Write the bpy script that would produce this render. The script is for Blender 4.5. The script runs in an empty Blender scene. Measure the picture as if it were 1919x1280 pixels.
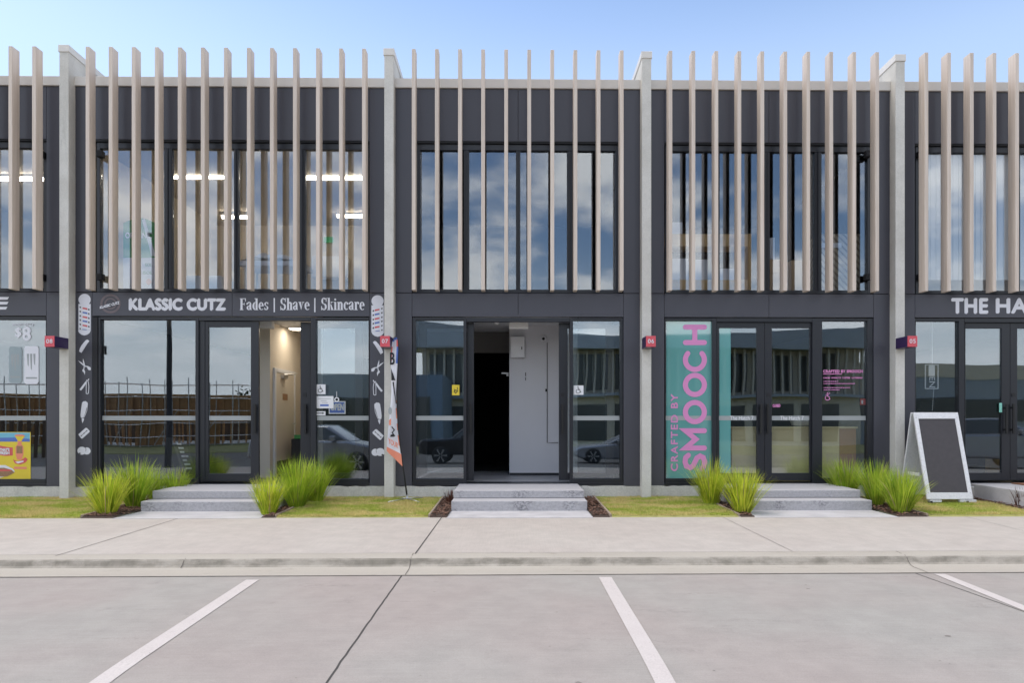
import bpy, bmesh, math, random
from mathutils import Vector
import numpy as np
random.seed(7)
R = math.radians
SC = bpy.context.scene
COL = SC.collection

# ------------------------------------------------------------------ camera
F, U0, V0 = 1279.3, 976.5, 785.0            # focal length and principal point in photo pixels
CY, CZ, TH = -11.1, 1.31, R(0.74)
cam = bpy.data.cameras.new('camera'); cam.sensor_width = 36; cam.lens = 36 * F / 1919
cam.shift_x = -(U0 - 959.5) / 1919; cam.shift_y = (V0 - 640) / 1919
cam.clip_start = .1; cam.clip_end = 3000
camo = bpy.data.objects.new('camera', cam); COL.objects.link(camo)
camo.location = (0, CY, CZ); camo.rotation_euler = (R(90), 0, -TH)
SC.camera = camo

# ------------------------------------------------------------------ world
SUN_AZ, SUN_EL = R(-84), R(64)              # azimuth from +Y (behind the building), positive to +X
w = bpy.data.worlds.new('World'); SC.world = w; w.use_nodes = True
nt = w.node_tree; N = nt.nodes; L = nt.links
bg = N['Background']; bg.inputs['Strength'].default_value = .15
sky = N.new('ShaderNodeTexSky'); sky.sky_type = 'NISHITA'; sky.sun_disc = False
sky.sun_elevation = SUN_EL; sky.sun_rotation = SUN_AZ; sky.air_density = 1.0; sky.dust_density = 1.2; sky.ozone_density = 2.0
tc = N.new('ShaderNodeTexCoord'); sp = N.new('ShaderNodeSeparateXYZ'); L.new(tc.outputs['Generated'], sp.inputs[0])
def mth(op, a, b=None, nt=nt, clamp=False):
    n = nt.nodes.new('ShaderNodeMath'); n.operation = op; n.use_clamp = clamp
    for i, v in enumerate((a, b)):
        if v is None: continue
        if isinstance(v, (int, float)): n.inputs[i].default_value = v
        else: nt.links.new(v, n.inputs[i])
    return n.outputs[0]
den = mth('ADD', mth('MAXIMUM', sp.outputs[2], 0.0), .16)
cx = N.new('ShaderNodeCombineXYZ')
L.new(mth('DIVIDE', sp.outputs[0], den), cx.inputs[0]); L.new(mth('DIVIDE', sp.outputs[1], den), cx.inputs[1])
nz = N.new('ShaderNodeTexNoise'); nz.inputs['Scale'].default_value = 2.1; nz.inputs['Detail'].default_value = 7; nz.inputs['Roughness'].default_value = .52
L.new(cx.outputs[0], nz.inputs['Vector'])
def mrange(v, a, b, c=0., d=1., nt=nt, smooth=True):
    n = nt.nodes.new('ShaderNodeMapRange'); n.clamp = True
    if smooth: n.interpolation_type = 'SMOOTHSTEP'
    nt.links.new(v, n.inputs[0])
    for i, x in enumerate((a, b, c, d)): n.inputs[i + 1].default_value = x
    return n.outputs[0]
cloud = mrange(nz.outputs[0], .42, .64)
side = mrange(sp.outputs[1], .45, -.15)     # broken cloud overhead and to the south, clear sky to the north
haze = mrange(sp.outputs[2], .26, .04)
mask = mth('MULTIPLY', side, mth('MULTIPLY', cloud, .95), clamp=True)
hz = mth('MULTIPLY', mrange(sp.outputs[1], .15, -.3), mth('MULTIPLY', haze, .92), clamp=True)
mx = N.new('ShaderNodeMix'); mx.data_type = 'RGBA'
L.new(mask, mx.inputs[0]); L.new(sky.outputs[0], mx.inputs[6]); mx.inputs[7].default_value = (9.6, 9.3, 9.0, 1)
mh = N.new('ShaderNodeMix'); mh.data_type = 'RGBA'; L.new(hz, mh.inputs[0]); L.new(mx.outputs[2], mh.inputs[6]); mh.inputs[7].default_value = (6.9, 7.15, 7.4, 1)
mv = N.new('ShaderNodeMix'); mv.data_type = 'RGBA'; L.new(mth('MULTIPLY', mrange(sp.outputs[2], .56, .40), mrange(sp.outputs[1], .2, .5, 0, .22)), mv.inputs[0])
L.new(mh.outputs[2], mv.inputs[6]); mv.inputs[7].default_value = (4.6, 5.4, 6.5, 1)   # thin veil low in the northern sky
L.new(mv.outputs[2], bg.inputs['Color'])
# ------------------------------------------------------------------ sun (veiled: soft)
sun = bpy.data.lights.new('sun', 'SUN'); sun.energy = 1.3; sun.angle = R(24); sun.color = (1, .93, .83)
suno = bpy.data.objects.new('sun', sun); COL.objects.link(suno)
suno.rotation_euler = Vector((-math.sin(SUN_AZ) * math.cos(SUN_EL), -math.cos(SUN_AZ) * math.cos(SUN_EL), -math.sin(SUN_EL))).to_track_quat('-Z', 'Y').to_euler()
SC.view_settings.view_transform = 'Standard'; SC.view_settings.look = 'None'; SC.view_settings.gamma = 1
SC.view_settings.exposure = .74
SC.cycles.max_bounces = 10; SC.cycles.transparent_max_bounces = 16; SC.cycles.glossy_bounces = 4
SC.cycles.caustics_reflective = False; SC.cycles.caustics_refractive = False; SC.cycles.sample_clamp_indirect = 6

# ------------------------------------------------------------------ measuring helpers: photo pixel -> place on a known plane
CO, SI = math.cos(TH), math.sin(TH)
def X(u, Y=0.):
    t = (u - U0) / F; dy = Y - CY
    return dy * (SI + t * CO) / (CO - t * SI)
def Z(v, x, Y=0.):
    return CZ + (V0 - v) * (SI * x + CO * (Y - CY)) / F
def P(u, v, Y=0.):
    x = X(u, Y); return (x, Y, Z(v, x, Y))
def G(u, v, z=0.):                          # pixel on a level z -> x, y
    d = F * (CZ - z) / (v - V0); r = (u - U0) * d / F
    return (CO * r + SI * d, CY - SI * r + CO * d)

# ------------------------------------------------------------------ materials
def new_mat(name):
    m = bpy.data.materials.new(name); m.use_nodes = True
    return m, m.node_tree, m.node_tree.nodes['Principled BSDF']
def noise(nt, scale, detail=3, rough=.5, stretch=None, vec=None):
    n = nt.nodes.new('ShaderNodeTexNoise'); n.inputs['Scale'].default_value = scale
    n.inputs['Detail'].default_value = detail; n.inputs['Roughness'].default_value = rough
    if vec is None:
        g = nt.nodes.new('ShaderNodeNewGeometry'); vec = g.outputs['Position']
    if stretch:
        mp = nt.nodes.new('ShaderNodeMapping'); mp.inputs['Scale'].default_value = stretch
        nt.links.new(vec, mp.inputs[0]); vec = mp.outputs[0]
    nt.links.new(vec, n.inputs['Vector']); return n.outputs[0]
def mixc(nt, fac, a, b, mode='MIX'):
    n = nt.nodes.new('ShaderNodeMix'); n.data_type = 'RGBA'; n.blend_type = mode
    for i, v in ((0, fac), (6, a), (7, b)):
        if isinstance(v, (int, float)): n.inputs[i].default_value = v
        elif isinstance(v, tuple): n.inputs[i].default_value = (*v, 1)
        else: nt.links.new(v, n.inputs[i])
    return n.outputs[2]
def bump(nt, h, strength, dist, bs):
    b = nt.nodes.new('ShaderNodeBump'); b.inputs['Strength'].default_value = strength; b.inputs['Distance'].default_value = dist
    nt.links.new(h, b.inputs['Height']); nt.links.new(b.outputs[0], bs.inputs['Normal'])
def mat(name, col, rough=.6, metal=0., var=.08, scale=3., fine=0., fscale=80., stretch=None, bmp=0., spec=.5):
    m, nt, bs = new_mat(name)
    bs.inputs['Roughness'].default_value = rough; bs.inputs['Metallic'].default_value = metal; bs.inputs['Specular IOR Level'].default_value = spec
    c = mixc(nt, noise(nt, scale, 4, .6, stretch), tuple(x * (1 - var) for x in col), tuple(min(1, x * (1 + var)) for x in col))
    if fine: 
        f = mrange(noise(nt, fscale, 2, .6), .3, .7, 1 - fine, 1 + fine, nt=nt)
        c = mixc(nt, 1., c, f, 'MULTIPLY')
    nt.links.new(c, bs.inputs['Base Color'])
    if bmp: bump(nt, noise(nt, fscale, 3, .6), bmp, .01, bs)
    return m
def emit(name, col, s):
    m, nt, bs = new_mat(name); bs.inputs['Base Color'].default_value = (*col, 1)
    bs.inputs['Emission Color'].default_value = (*col, 1); bs.inputs['Emission Strength'].default_value = s
    return m
def glass_mat(name, tint, refl, warp=.0):
    m = bpy.data.materials.new(name); m.use_nodes = True; nt = m.node_tree; nt.nodes.clear()
    out = nt.nodes.new('ShaderNodeOutputMaterial'); mixs = nt.nodes.new('ShaderNodeMixShader')
    tr = nt.nodes.new('ShaderNodeBsdfTransparent'); tr.inputs[0].default_value = (*tint, 1)
    gl = nt.nodes.new('ShaderNodeBsdfGlossy'); gl.inputs['Roughness'].default_value = 0.0; gl.inputs[0].default_value = (.86, .93, 1, 1)
    fr = nt.nodes.new('ShaderNodeFresnel'); gb = nt.nodes.new('ShaderNodeNewGeometry'); nt.links.new(mrange(gb.outputs['Backfacing'], 0, 1, 1.5, 1 / 1.5, nt=nt, smooth=False), fr.inputs[0])
    fac = mth('ADD', mth('MULTIPLY', fr.outputs[0], .9, nt=nt), refl, nt=nt, clamp=True)
    nt.links.new(fac, mixs.inputs[0]); nt.links.new(tr.outputs[0], mixs.inputs[1]); nt.links.new(gl.outputs[0], mixs.inputs[2])
    if warp:
        b = nt.nodes.new('ShaderNodeBump'); b.inputs['Strength'].default_value = 1; b.inputs['Distance'].default_value = warp
        oi = nt.nodes.new('ShaderNodeObjectInfo'); ge = nt.nodes.new('ShaderNodeNewGeometry'); va = nt.nodes.new('ShaderNodeVectorMath'); va.operation = 'ADD'
        nt.links.new(ge.outputs['Position'], va.inputs[0]); nt.links.new(mth('MULTIPLY', oi.outputs['Random'], 40., nt=nt), va.inputs[1]); nt.links.new(noise(nt, .6, 1, .4, None, va.outputs[0]), b.inputs['Height']); nt.links.new(b.outputs[0], gl.inputs['Normal'])
    nt.links.new(mixs.outputs[0], out.inputs[0]); return m

def concrete(name, a, b, scale=.5, broom=None, spots=.0):
    m, nt, bs = new_mat(name); bs.inputs['Roughness'].default_value = .85
    n1 = mrange(noise(nt, scale, 3, .55), .32, .68, nt=nt)
    c = mixc(nt, n1, a, b)
    c = mixc(nt, 1., c, mrange(noise(nt, 4.5, 4, .65), .25, .75, .93, 1.06, nt=nt), 'MULTIPLY')
    c = mixc(nt, 1., c, mrange(noise(nt, 130, 2, .7), .3, .7, .93, 1.06, nt=nt), 'MULTIPLY')
    if broom: c = mixc(nt, 1., c, mrange(noise(nt, 1., 3, .6, broom), .3, .7, .965, 1.03, nt=nt), 'MULTIPLY')
    if name.startswith('road'):
        for sc_, lo_, am in (((.5, 3.2, 1), .56, .55), ((1.7, .22, 1), .60, .35), ((3.5, 1.2, 1), .62, .5)):
            k_ = mth('MULTIPLY', mrange(noise(nt, 1., 5, .7, sc_), lo_, lo_ + .16, 0, am, nt=nt), mrange(noise(nt, 22, 3, .7), .40, .62, nt=nt), nt=nt)
            c = mixc(nt, k_, c, (.215, .19, .175))
    if spots: 
        s = mrange(noise(nt, 2.6, 8, .72, (1, 1.8, 1)), .62, .72, 0, spots, nt=nt)
        c = mixc(nt, s, c, (.2, .18, .17))
    nt.links.new(c, bs.inputs['Base Color'])
    bump(nt, noise(nt, 160, 3, .7), .25, .004, bs); return m

M = {}
M['road'] = concrete('road_concrete', (.325, .283, .258), (.322, .304, .276), .42, (2, 90, 1), .35)
M['path'] = concrete('path_concrete', (.415, .372, .335), (.44, .402, .362), .6, (90, 2, 1), .12)
M['step'] = concrete('step_concrete', (.45, .438, .445), (.51, .497, .502), 2.2)
def kerb_mat():
    m, nt, bs = new_mat('kerb_concrete'); bs.inputs['Roughness'].default_value = .85
    c = mixc(nt, noise(nt, 1.5, 4, .6), (.37, .335, .285), (.425, .39, .335))
    c = mixc(nt, mrange(noise(nt, 1., 6, .75, (3, 9, 9)), .54, .72, 0, .55, nt=nt), c, (.27, .245, .20))
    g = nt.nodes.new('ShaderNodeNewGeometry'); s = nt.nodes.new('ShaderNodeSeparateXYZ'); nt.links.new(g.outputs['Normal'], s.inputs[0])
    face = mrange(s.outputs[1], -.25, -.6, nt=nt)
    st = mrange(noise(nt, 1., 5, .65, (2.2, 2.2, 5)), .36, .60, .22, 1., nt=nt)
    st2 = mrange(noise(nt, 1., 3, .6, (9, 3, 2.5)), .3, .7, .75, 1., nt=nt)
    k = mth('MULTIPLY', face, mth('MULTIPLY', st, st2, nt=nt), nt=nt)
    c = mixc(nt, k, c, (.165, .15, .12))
    c = mixc(nt, 1., c, mrange(noise(nt, 120, 2, .7), .3, .7, .92, 1.06, nt=nt), 'MULTIPLY')
    nt.links.new(c, bs.inputs['Base Color']); bump(nt, noise(nt, 120, 3, .7), .3, .004, bs); return m
M['kerb'] = kerb_mat()
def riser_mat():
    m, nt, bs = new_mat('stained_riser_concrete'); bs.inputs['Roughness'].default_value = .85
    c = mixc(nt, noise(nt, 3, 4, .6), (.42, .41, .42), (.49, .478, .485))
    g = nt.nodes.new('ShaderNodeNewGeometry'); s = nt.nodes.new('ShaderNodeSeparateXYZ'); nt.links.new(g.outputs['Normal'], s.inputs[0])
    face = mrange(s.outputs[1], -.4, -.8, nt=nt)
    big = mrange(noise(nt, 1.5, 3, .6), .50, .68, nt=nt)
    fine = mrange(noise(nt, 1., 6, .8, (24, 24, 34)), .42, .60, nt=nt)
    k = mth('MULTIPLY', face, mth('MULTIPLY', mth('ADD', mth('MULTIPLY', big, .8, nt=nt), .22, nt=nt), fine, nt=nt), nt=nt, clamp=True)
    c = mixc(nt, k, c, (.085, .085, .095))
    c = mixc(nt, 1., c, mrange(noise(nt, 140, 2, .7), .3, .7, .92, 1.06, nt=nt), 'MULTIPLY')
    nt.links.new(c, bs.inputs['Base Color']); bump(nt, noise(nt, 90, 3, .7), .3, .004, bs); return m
M['riser'] = riser_mat()
def pier_mat():
    m, nt, bs = new_mat('precast_concrete'); bs.inputs['Roughness'].default_value = .8
    c = mixc(nt, mrange(noise(nt, 1.4, 5, .65), .3, .7, nt=nt), (.53, .51, .46), (.64, .62, .57))
    c = mixc(nt, mrange(noise(nt, 1., 5, .65, (5, 5, 1.1)), .60, .78, 0, .5, nt=nt), c, (.37, .36, .33))
    c = mixc(nt, 1., c, mrange(noise(nt, 55, 3, .7), .3, .7, .94, 1.05, nt=nt), 'MULTIPLY')
    v = nt.nodes.new('ShaderNodeTexVoronoi'); v.inputs['Scale'].default_value = 9
    gg = nt.nodes.new('ShaderNodeNewGeometry'); nt.links.new(gg.outputs['Position'], v.inputs['Vector'])
    c = mixc(nt, mrange(v.outputs['Distance'], .05, .02, 0, .55, nt=nt), c, (.2, .2, .19))
    nt.links.new(c, bs.inputs['Base Color']); bump(nt, noise(nt, 60, 3, .7), .2, .004, bs); return m
M['pier'] = pier_mat()
M['plinth'] = mat('slab_edge_concrete', (.56, .545, .50), .9, var=.28, scale=2.5, fine=.1, fscale=50, bmp=.4)
M['clad'] = mat('charcoal_cladding', (.058, .058, .072), .42, var=.11, scale=1.0, fine=.03, fscale=200, stretch=(2.4, 2.4, .45))
M['frame'] = mat('dark_frame_metal', (.013, .0145, .020), .38, var=.05)
M['black'] = mat('black_backing', (.008, .008, .010), .6)
def fin_mat():
    m, nt, bs = new_mat('pale_timber_look'); bs.inputs['Roughness'].default_value = .55
    g1 = mrange(noise(nt, 1., 5, .65, (38, 38, .9)), .28, .72, nt=nt)
    c = mixc(nt, g1, (.585, .485, .40), (.69, .60, .52))
    c = mixc(nt, mrange(noise(nt, 1., 3, .6, (150, 150, 2.2)), .5, .75, 0, .35, nt=nt), c, (.44, .33, .255))
    oi = nt.nodes.new('ShaderNodeObjectInfo')
    c = mixc(nt, 1., c, mrange(oi.outputs['Random'], 0, 1, .93, 1.05, nt=nt, smooth=False), 'MULTIPLY')
    nt.links.new(c, bs.inputs['Base Color']); return m
M['fin'] = fin_mat()
M['cap'] = mat('cream_flashing', (.67, .635, .585), .45, var=.03)
M['white'] = mat('white_paint', (.78, .78, .79), .5, var=.02)
M['vinyl'] = mat('white_vinyl', (.72, .72, .76), .5, var=.03, scale=8)
M['wallw'] = mat('white_plaster', (.66, .66, .68), .8, var=.03)
M['wallb'] = mat('beige_plaster', (.60, .54, .46), .8, var=.04)
M['walld'] = mat('dark_parts_and_gloom', (.05, .05, .055), .9)  # on room walls this colour stands in for unlit gloom; also plain dark parts
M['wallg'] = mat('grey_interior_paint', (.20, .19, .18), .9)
M['void'] = mat('unlit_room_darkness', (.006, .006, .006), .95)  # near-black: the darkness of an unlit room put into the colour
M['floor'] = mat('grey_vinyl_floor', (.30, .30, .31), .4, var=.1)
M['floord'] = mat('dark_floor', (.10, .095, .09), .5, var=.1)
M['glass'] = glass_mat('window_glass', (.90, .92, .92), .12, .0045)
M['glassu'] = glass_mat('upper_window_glass', (.90, .91, .92), .095, .0025)
M['film'] = mat('frosted_strip', (.34, .36, .36), .6)
def paint_mat():
    m, nt, bs = new_mat('worn_line_paint'); bs.inputs['Roughness'].default_value = .8
    c = mixc(nt, noise(nt, 5, 4, .6), (.49, .44, .415), (.56, .515, .485))
    k = mrange(noise(nt, 1., 6, .75, (26, 26, 1)), .58, .72, 0, .75, nt=nt)
    c = mixc(nt, k, c, (.33, .295, .27)); c = mixc(nt, 1., c, mrange(noise(nt, 90, 2, .7), .3, .7, .92, 1.06, nt=nt), 'MULTIPLY')
    nt.links.new(c, bs.inputs['Base Color']); return m
M['paint'] = paint_mat()
M['joint'] = mat('joint_dark', (.06, .055, .05), .95, var=.4, scale=12)
M['jointl'] = mat('joint_light', (.22, .195, .175), .95, var=.3, scale=12)
M['jointm'] = mat('joint_mid', (.12, .105, .09), .95, var=.4, scale=12)
M['red'] = mat('red_sign_face', (.62, .085, .11), .4)
M['purple'] = mat('dark_purple_sign_box', (.035, .018, .075), .3)
M['pink'] = mat('pink_vinyl', (.70, .26, .52), .5, var=.02)
M['teal'] = mat('teal_film', (.10, .50, .47), .6, var=.06)
M['blue'] = mat('blue_ink', (.09, .16, .46), .5)
M['redink'] = mat('red_ink', (.62, .10, .10), .5)
M['orange'] = mat('orange_ink', (.78, .26, .16), .6)
M['badge'] = mat('brown_badge_ink', (.15, .12, .125), .6, var=.35, scale=22)
M['yellow'] = mat('yellow_ink', (.72, .55, .04), .5)
M['skyink'] = mat('cyan_ink', (.16, .44, .58), .5)
M['brown'] = mat('brown_ink', (.30, .17, .09), .6, var=.4, scale=30)
M['green'] = mat('green_ink', (.05, .30, .08), .5)
M['ply'] = mat('plywood', (.90, .68, .38), .55, var=.28, scale=1.1, stretch=(1.2, 1, 9))
M['card'] = mat('cardboard', (.62, .43, .26), .8, var=.08)
M['pine'] = mat('pine_board', (.75, .50, .24), .6, var=.15, scale=2, stretch=(1, 1, 12))
M['chalk'] = mat('chalkboard_grey', (.058, .053, .057), .75, var=.2, scale=18)
M['aframe'] = mat('weathered_white_paint', (.68, .68, .69), .6, var=.07, scale=9, fine=.06, fscale=40)
M['steel'] = mat('brushed_steel', (.55, .55, .55), .35, 1.)
M['rubber'] = mat('black_rubber', (.012, .012, .012), .7)
M['edge'] = mat('weathered_timber_edging', (.30, .235, .18), .85, var=.25, scale=6)
M['mulch'] = mat('brown_mulch_soil', (.055, .035, .026), .95, var=.5, scale=30)
M['chip'] = mat('bark_chip', (.20, .11, .075), .9, var=.5, scale=40)
M['coir'] = mat('coir_mat', (.24, .11, .06), .95, var=.2, scale=60)
M['linen'] = mat('white_linen', (.72, .73, .76), .85, var=.05)
M['blind'] = mat('white_blind', (.82, .84, .83), .7, var=.04)
M['tube'] = emit('lit_tube', (1, .88, .70), 13)
M['lamp'] = emit('lit_panel', (1, .88, .70), 15)
M['exit'] = emit('lit_exit_sign', (.03, .25, .10), .35)
def leaf_mat(name, a, b, tr=.35):
    m, nt, bs = new_mat(name); bs.inputs['Roughness'].default_value = .55; bs.inputs['Specular IOR Level'].default_value = .3
    g = nt.nodes.new('ShaderNodeNewGeometry')
    c = mixc(nt, g.outputs['Random Per Island'], a, b)
    if tr > .2: c = mixc(nt, mrange(g.outputs['Random Per Island'], .955, .96, nt=nt), c, (.50, .40, .20))
    c = mixc(nt, 1., c, mrange(noise(nt, 5, 2, .5), .3, .7, .75, 1.2, nt=nt), 'MULTIPLY')
    nt.links.new(c, bs.inputs['Base Color'])
    tl = nt.nodes.new('ShaderNodeBsdfTranslucent'); nt.links.new(c, tl.inputs[0])
    ms = nt.nodes.new('ShaderNodeMixShader'); ms.inputs[0].default_value = tr
    out = nt.nodes['Material Output']
    nt.links.new(bs.outputs[0], ms.inputs[1]); nt.links.new(tl.outputs[0], ms.inputs[2]); nt.links.new(ms.outputs[0], out.inputs[0]); return m
M['lomandra'] = leaf_mat('lime_grass_blade', (.30, .44, .02), (.80, .80, .10))
M['lomandra_dark'] = leaf_mat('green_grass_blade', (.20, .37, .018), (.62, .70, .08))
M['flax'] = leaf_mat('bronze_flax_blade', (.10, .035, .025), (.17, .075, .045), .15)
def lawn_mat():
    m, nt, bs = new_mat('lawn_blade'); bs.inputs['Roughness'].default_value = .7; bs.inputs['Specular IOR Level'].default_value = .2
    g = nt.nodes.new('ShaderNodeNewGeometry')
    green = mixc(nt, g.outputs['Random Per Island'], (.24, .36, .035), (.58, .64, .12))
    straw = mixc(nt, g.outputs['Random Per Island'], (.58, .48, .19), (.85, .70, .36))
    k = mrange(noise(nt, 1., 4, .6, (1.6, 3.2, 1)), .38, .60, .08, .9, nt=nt)
    c = mixc(nt, k, green, straw); nt.links.new(c, bs.inputs['Base Color'])
    tl = nt.nodes.new('ShaderNodeBsdfTranslucent'); nt.links.new(c, tl.inputs[0]); ms = nt.nodes.new('ShaderNodeMixShader'); ms.inputs[0].default_value = .4
    nt.links.new(bs.outputs[0], ms.inputs[1]); nt.links.new(tl.outputs[0], ms.inputs[2]); nt.links.new(ms.outputs[0], nt.nodes['Material Output'].inputs[0]); return m
M['lawn'] = lawn_mat()
M['soil'] = mat('lawn_soil', (.30, .29, .10), .95, var=.4, scale=9)

# ------------------------------------------------------------------ mesh helpers
WPOS = {}
class MB:
    def __init__(s): s.v = []; s.f = []; s.m = []
    def add(s, vs, fs, mi=0):
        o = len(s.v); s.v += [tuple(p) for p in vs]; s.f += [tuple(i + o for i in f) for f in fs]; s.m += [mi] * len(fs); return s
    def box(s, x0, x1, y0, y1, z0, z1, mi=0):
        vs = [(x, y, z) for x in (x0, x1) for y in (y0, y1) for z in (z0, z1)]
        return s.add(vs, [(0, 1, 3, 2), (4, 6, 7, 5), (0, 4, 5, 1), (2, 3, 7, 6), (0, 2, 6, 4), (1, 5, 7, 3)], mi)
    def hexa(s, a, b, mi=0):                 # two quads, corresponding corners
        return s.add(list(a) + list(b), [(3, 2, 1, 0), (4, 5, 6, 7)] + [(i, (i + 1) % 4, (i + 1) % 4 + 4, i + 4) for i in range(4)], mi)
    def prism(s, poly, axis, a, b, mi=0):    # poly: 2-D points, axis: the one extruded along
        def q(p, t): return {'x': (t, p[0], p[1]), 'y': (p[0], t, p[1]), 'z': (p[0], p[1], t)}[axis]
        n = len(poly)
        return s.add([q(p, a) for p in poly] + [q(p, b) for p in poly],
                     [tuple(range(n - 1, -1, -1)), tuple(range(n, 2 * n))] + [(i, (i + 1) % n, (i + 1) % n + n, i + n) for i in range(n)], mi)
    def face(s, pts, mi=0): return s.add(pts, [tuple(range(len(pts)))], mi)
    def tube(s, pts, r, seg=8, mi=0, r2=None):
        pts = [Vector(p) for p in pts]; n = len(pts); vs = []
        for i, p in enumerate(pts):
            d = (pts[min(i + 1, n - 1)] - pts[max(i - 1, 0)]).normalized()
            a = d.cross(Vector((0, 0, 1)) if abs(d.z) < .9 else Vector((1, 0, 0))).normalized(); b = d.cross(a)
            rr = r if r2 is None else r + (r2 - r) * i / (n - 1)
            for k in range(seg):
                t = 2 * math.pi * k / seg; vs.append(p + (a * math.cos(t) + b * math.sin(t)) * rr)
        fs = [(i * seg + k, i * seg + (k + 1) % seg, (i + 1) * seg + (k + 1) % seg, (i + 1) * seg + k) for i in range(n - 1) for k in range(seg)]
        fs += [tuple(range(seg - 1, -1, -1)), tuple((n - 1) * seg + k for k in range(seg))]
        return s.add(vs, fs, mi)
    def lathe(s, c, prof, seg=20, axis='z', mi=0):
        vs = []
        for r, h in prof:
            for k in range(seg):
                t = 2 * math.pi * k / seg; a, b = r * math.cos(t), r * math.sin(t)
                vs.append({'z': (c[0] + a, c[1] + b, c[2] + h), 'y': (c[0] + a, c[1] + h, c[2] + b), 'x': (c[0] + h, c[1] + a, c[2] + b)}[axis])
        n = len(prof)
        fs = [(i * seg + k, i * seg + (k + 1) % seg, (i + 1) * seg + (k + 1) % seg, (i + 1) * seg + k) for i in range(n - 1) for k in range(seg)]
        fs += [tuple(range(seg - 1, -1, -1)), tuple((n - 1) * seg + k for k in range(seg))]
        return s.add(vs, fs, mi)
    def build(s, name, mats, parent=None, bevel=0., smooth=False, normals=True, **tags):
        mats = mats if isinstance(mats, list) else [mats]
        a = np.array(s.v, dtype=float); lo, hi = a.min(0), a.max(0)
        o = Vector(((lo[0] + hi[0]) / 2, (lo[1] + hi[1]) / 2, lo[2]))
        me = bpy.data.meshes.new(name); me.from_pydata([tuple(p) for p in (a - np.array(o))], [], s.f)
        for m in mats: me.materials.append(m)
        if len(mats) > 1: me.polygons.foreach_set('material_index', s.m)
        if normals and len(s.f) < 20000:
            bm = bmesh.new(); bm.from_mesh(me); bmesh.ops.recalc_face_normals(bm, faces=bm.faces); bm.to_mesh(me); bm.free()
        if smooth: me.polygons.foreach_set('use_smooth', [True] * len(me.polygons))
        me.update()
        ob = bpy.data.objects.new(name, me); COL.objects.link(ob); WPOS[ob] = o
        if parent is not None: ob.parent = parent; ob.location = o - WPOS[parent]
        else: ob.location = o
        if bevel:
            b = ob.modifiers.new('bevel', 'BEVEL'); b.width = bevel; b.segments = 2; b.limit_method = 'ANGLE'; b.angle_limit = R(40)
        for k, v in tags.items(): ob['kind' if k == 'kind' else k] = v
        return ob
def thing(name, label, cat, loc, group=None):
    o = bpy.data.objects.new(name, None); COL.objects.link(o); o.location = loc; o.empty_display_size = .2
    WPOS[o] = Vector(loc); o['label'] = label; o['category'] = cat
    if group: o['group'] = group
    return o
def T(label, cat, group=None):
    d = dict(label=label, category=cat)
    if group: d['group'] = group
    return d
def copy_to(o, parent, pos):
    c = o.copy(); COL.objects.link(c); WPOS[c] = Vector(pos)
    c.parent = parent; c.location = Vector(pos) - (WPOS[parent] if parent else Vector()); return c

# text and flat graphics ------------------------------------------------
def text_geo(s, spacing=1.):
    cu = bpy.data.curves.new('t', 'FONT'); cu.body = s; cu.space_character = spacing; cu.resolution_u = 4
    o = bpy.data.objects.new('t', cu); COL.objects.link(o)
    dg = bpy.context.evaluated_depsgraph_get(); dg.update()
    me = bpy.data.meshes.new_from_object(o.evaluated_get(dg))
    v = [(p.co.x, p.co.y) for p in me.vertices]; f = [tuple(p.vertices) for p in me.polygons]
    bpy.data.objects.remove(o); bpy.data.curves.remove(cu); bpy.data.meshes.remove(me); return v, f
def add_text(mb, s, x0, x1, z0, z1, Y, bold=0., spacing=1., mi=0, fit=None, rot=False, tilt=0.):
    """writing fitted into a rectangle on the plane y=Y; rot: reads upwards"""
    v, f = text_geo(s, spacing)
    ref = text_geo(fit, spacing)[0] if fit else v
    ax, bx = min(p[0] for p in ref), max(p[0] for p in ref); ay, by = min(p[1] for p in ref), max(p[1] for p in ref)
    W_, H_ = x1 - x0, z1 - z0
    sh = [(0, 0)] if not bold else [(-bold, 0), (bold, 0), (0, bold), (0, -bold), (bold * .7, bold * .7), (-bold * .7, -bold * .7), (0, 0)]
    for i, (dx, dz) in enumerate(sh):
        vs = []
        for px, py in v:
            a, b = (px - ax) / (bx - ax), (py - ay) / (by - ay)
            if rot: x, z = x0 + (1 - b) * W_, z0 + a * H_
            else: x, z = x0 + a * W_, z0 + b * H_ + tilt * (a - .5) * W_
            vs.append((x + dx, Y - i * .0003, z + dz))
        mb.add(vs, f, mi)
    return mb
def px_text(mb, s, u0, u1, v0, v1, Y, **k):
    x0, x1 = X(u0, Y), X(u1, Y); xm = (x0 + x1) / 2
    return add_text(mb, s, x0, x1, Z(v1, xm, Y), Z(v0, xm, Y), Y, **k)
def px_poly(mb, pts, Y, mi=0): return mb.face([P(u, v, Y) for u, v in pts], mi)
def ell(cu, cv, ru, rv, n=20, a0=0, a1=360): return [(cu + ru * math.cos(R(a0 + (a1 - a0) * i / n)), cv + rv * math.sin(R(a0 + (a1 - a0) * i / n))) for i in range(n + (a1 - a0 != 360))]
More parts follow.
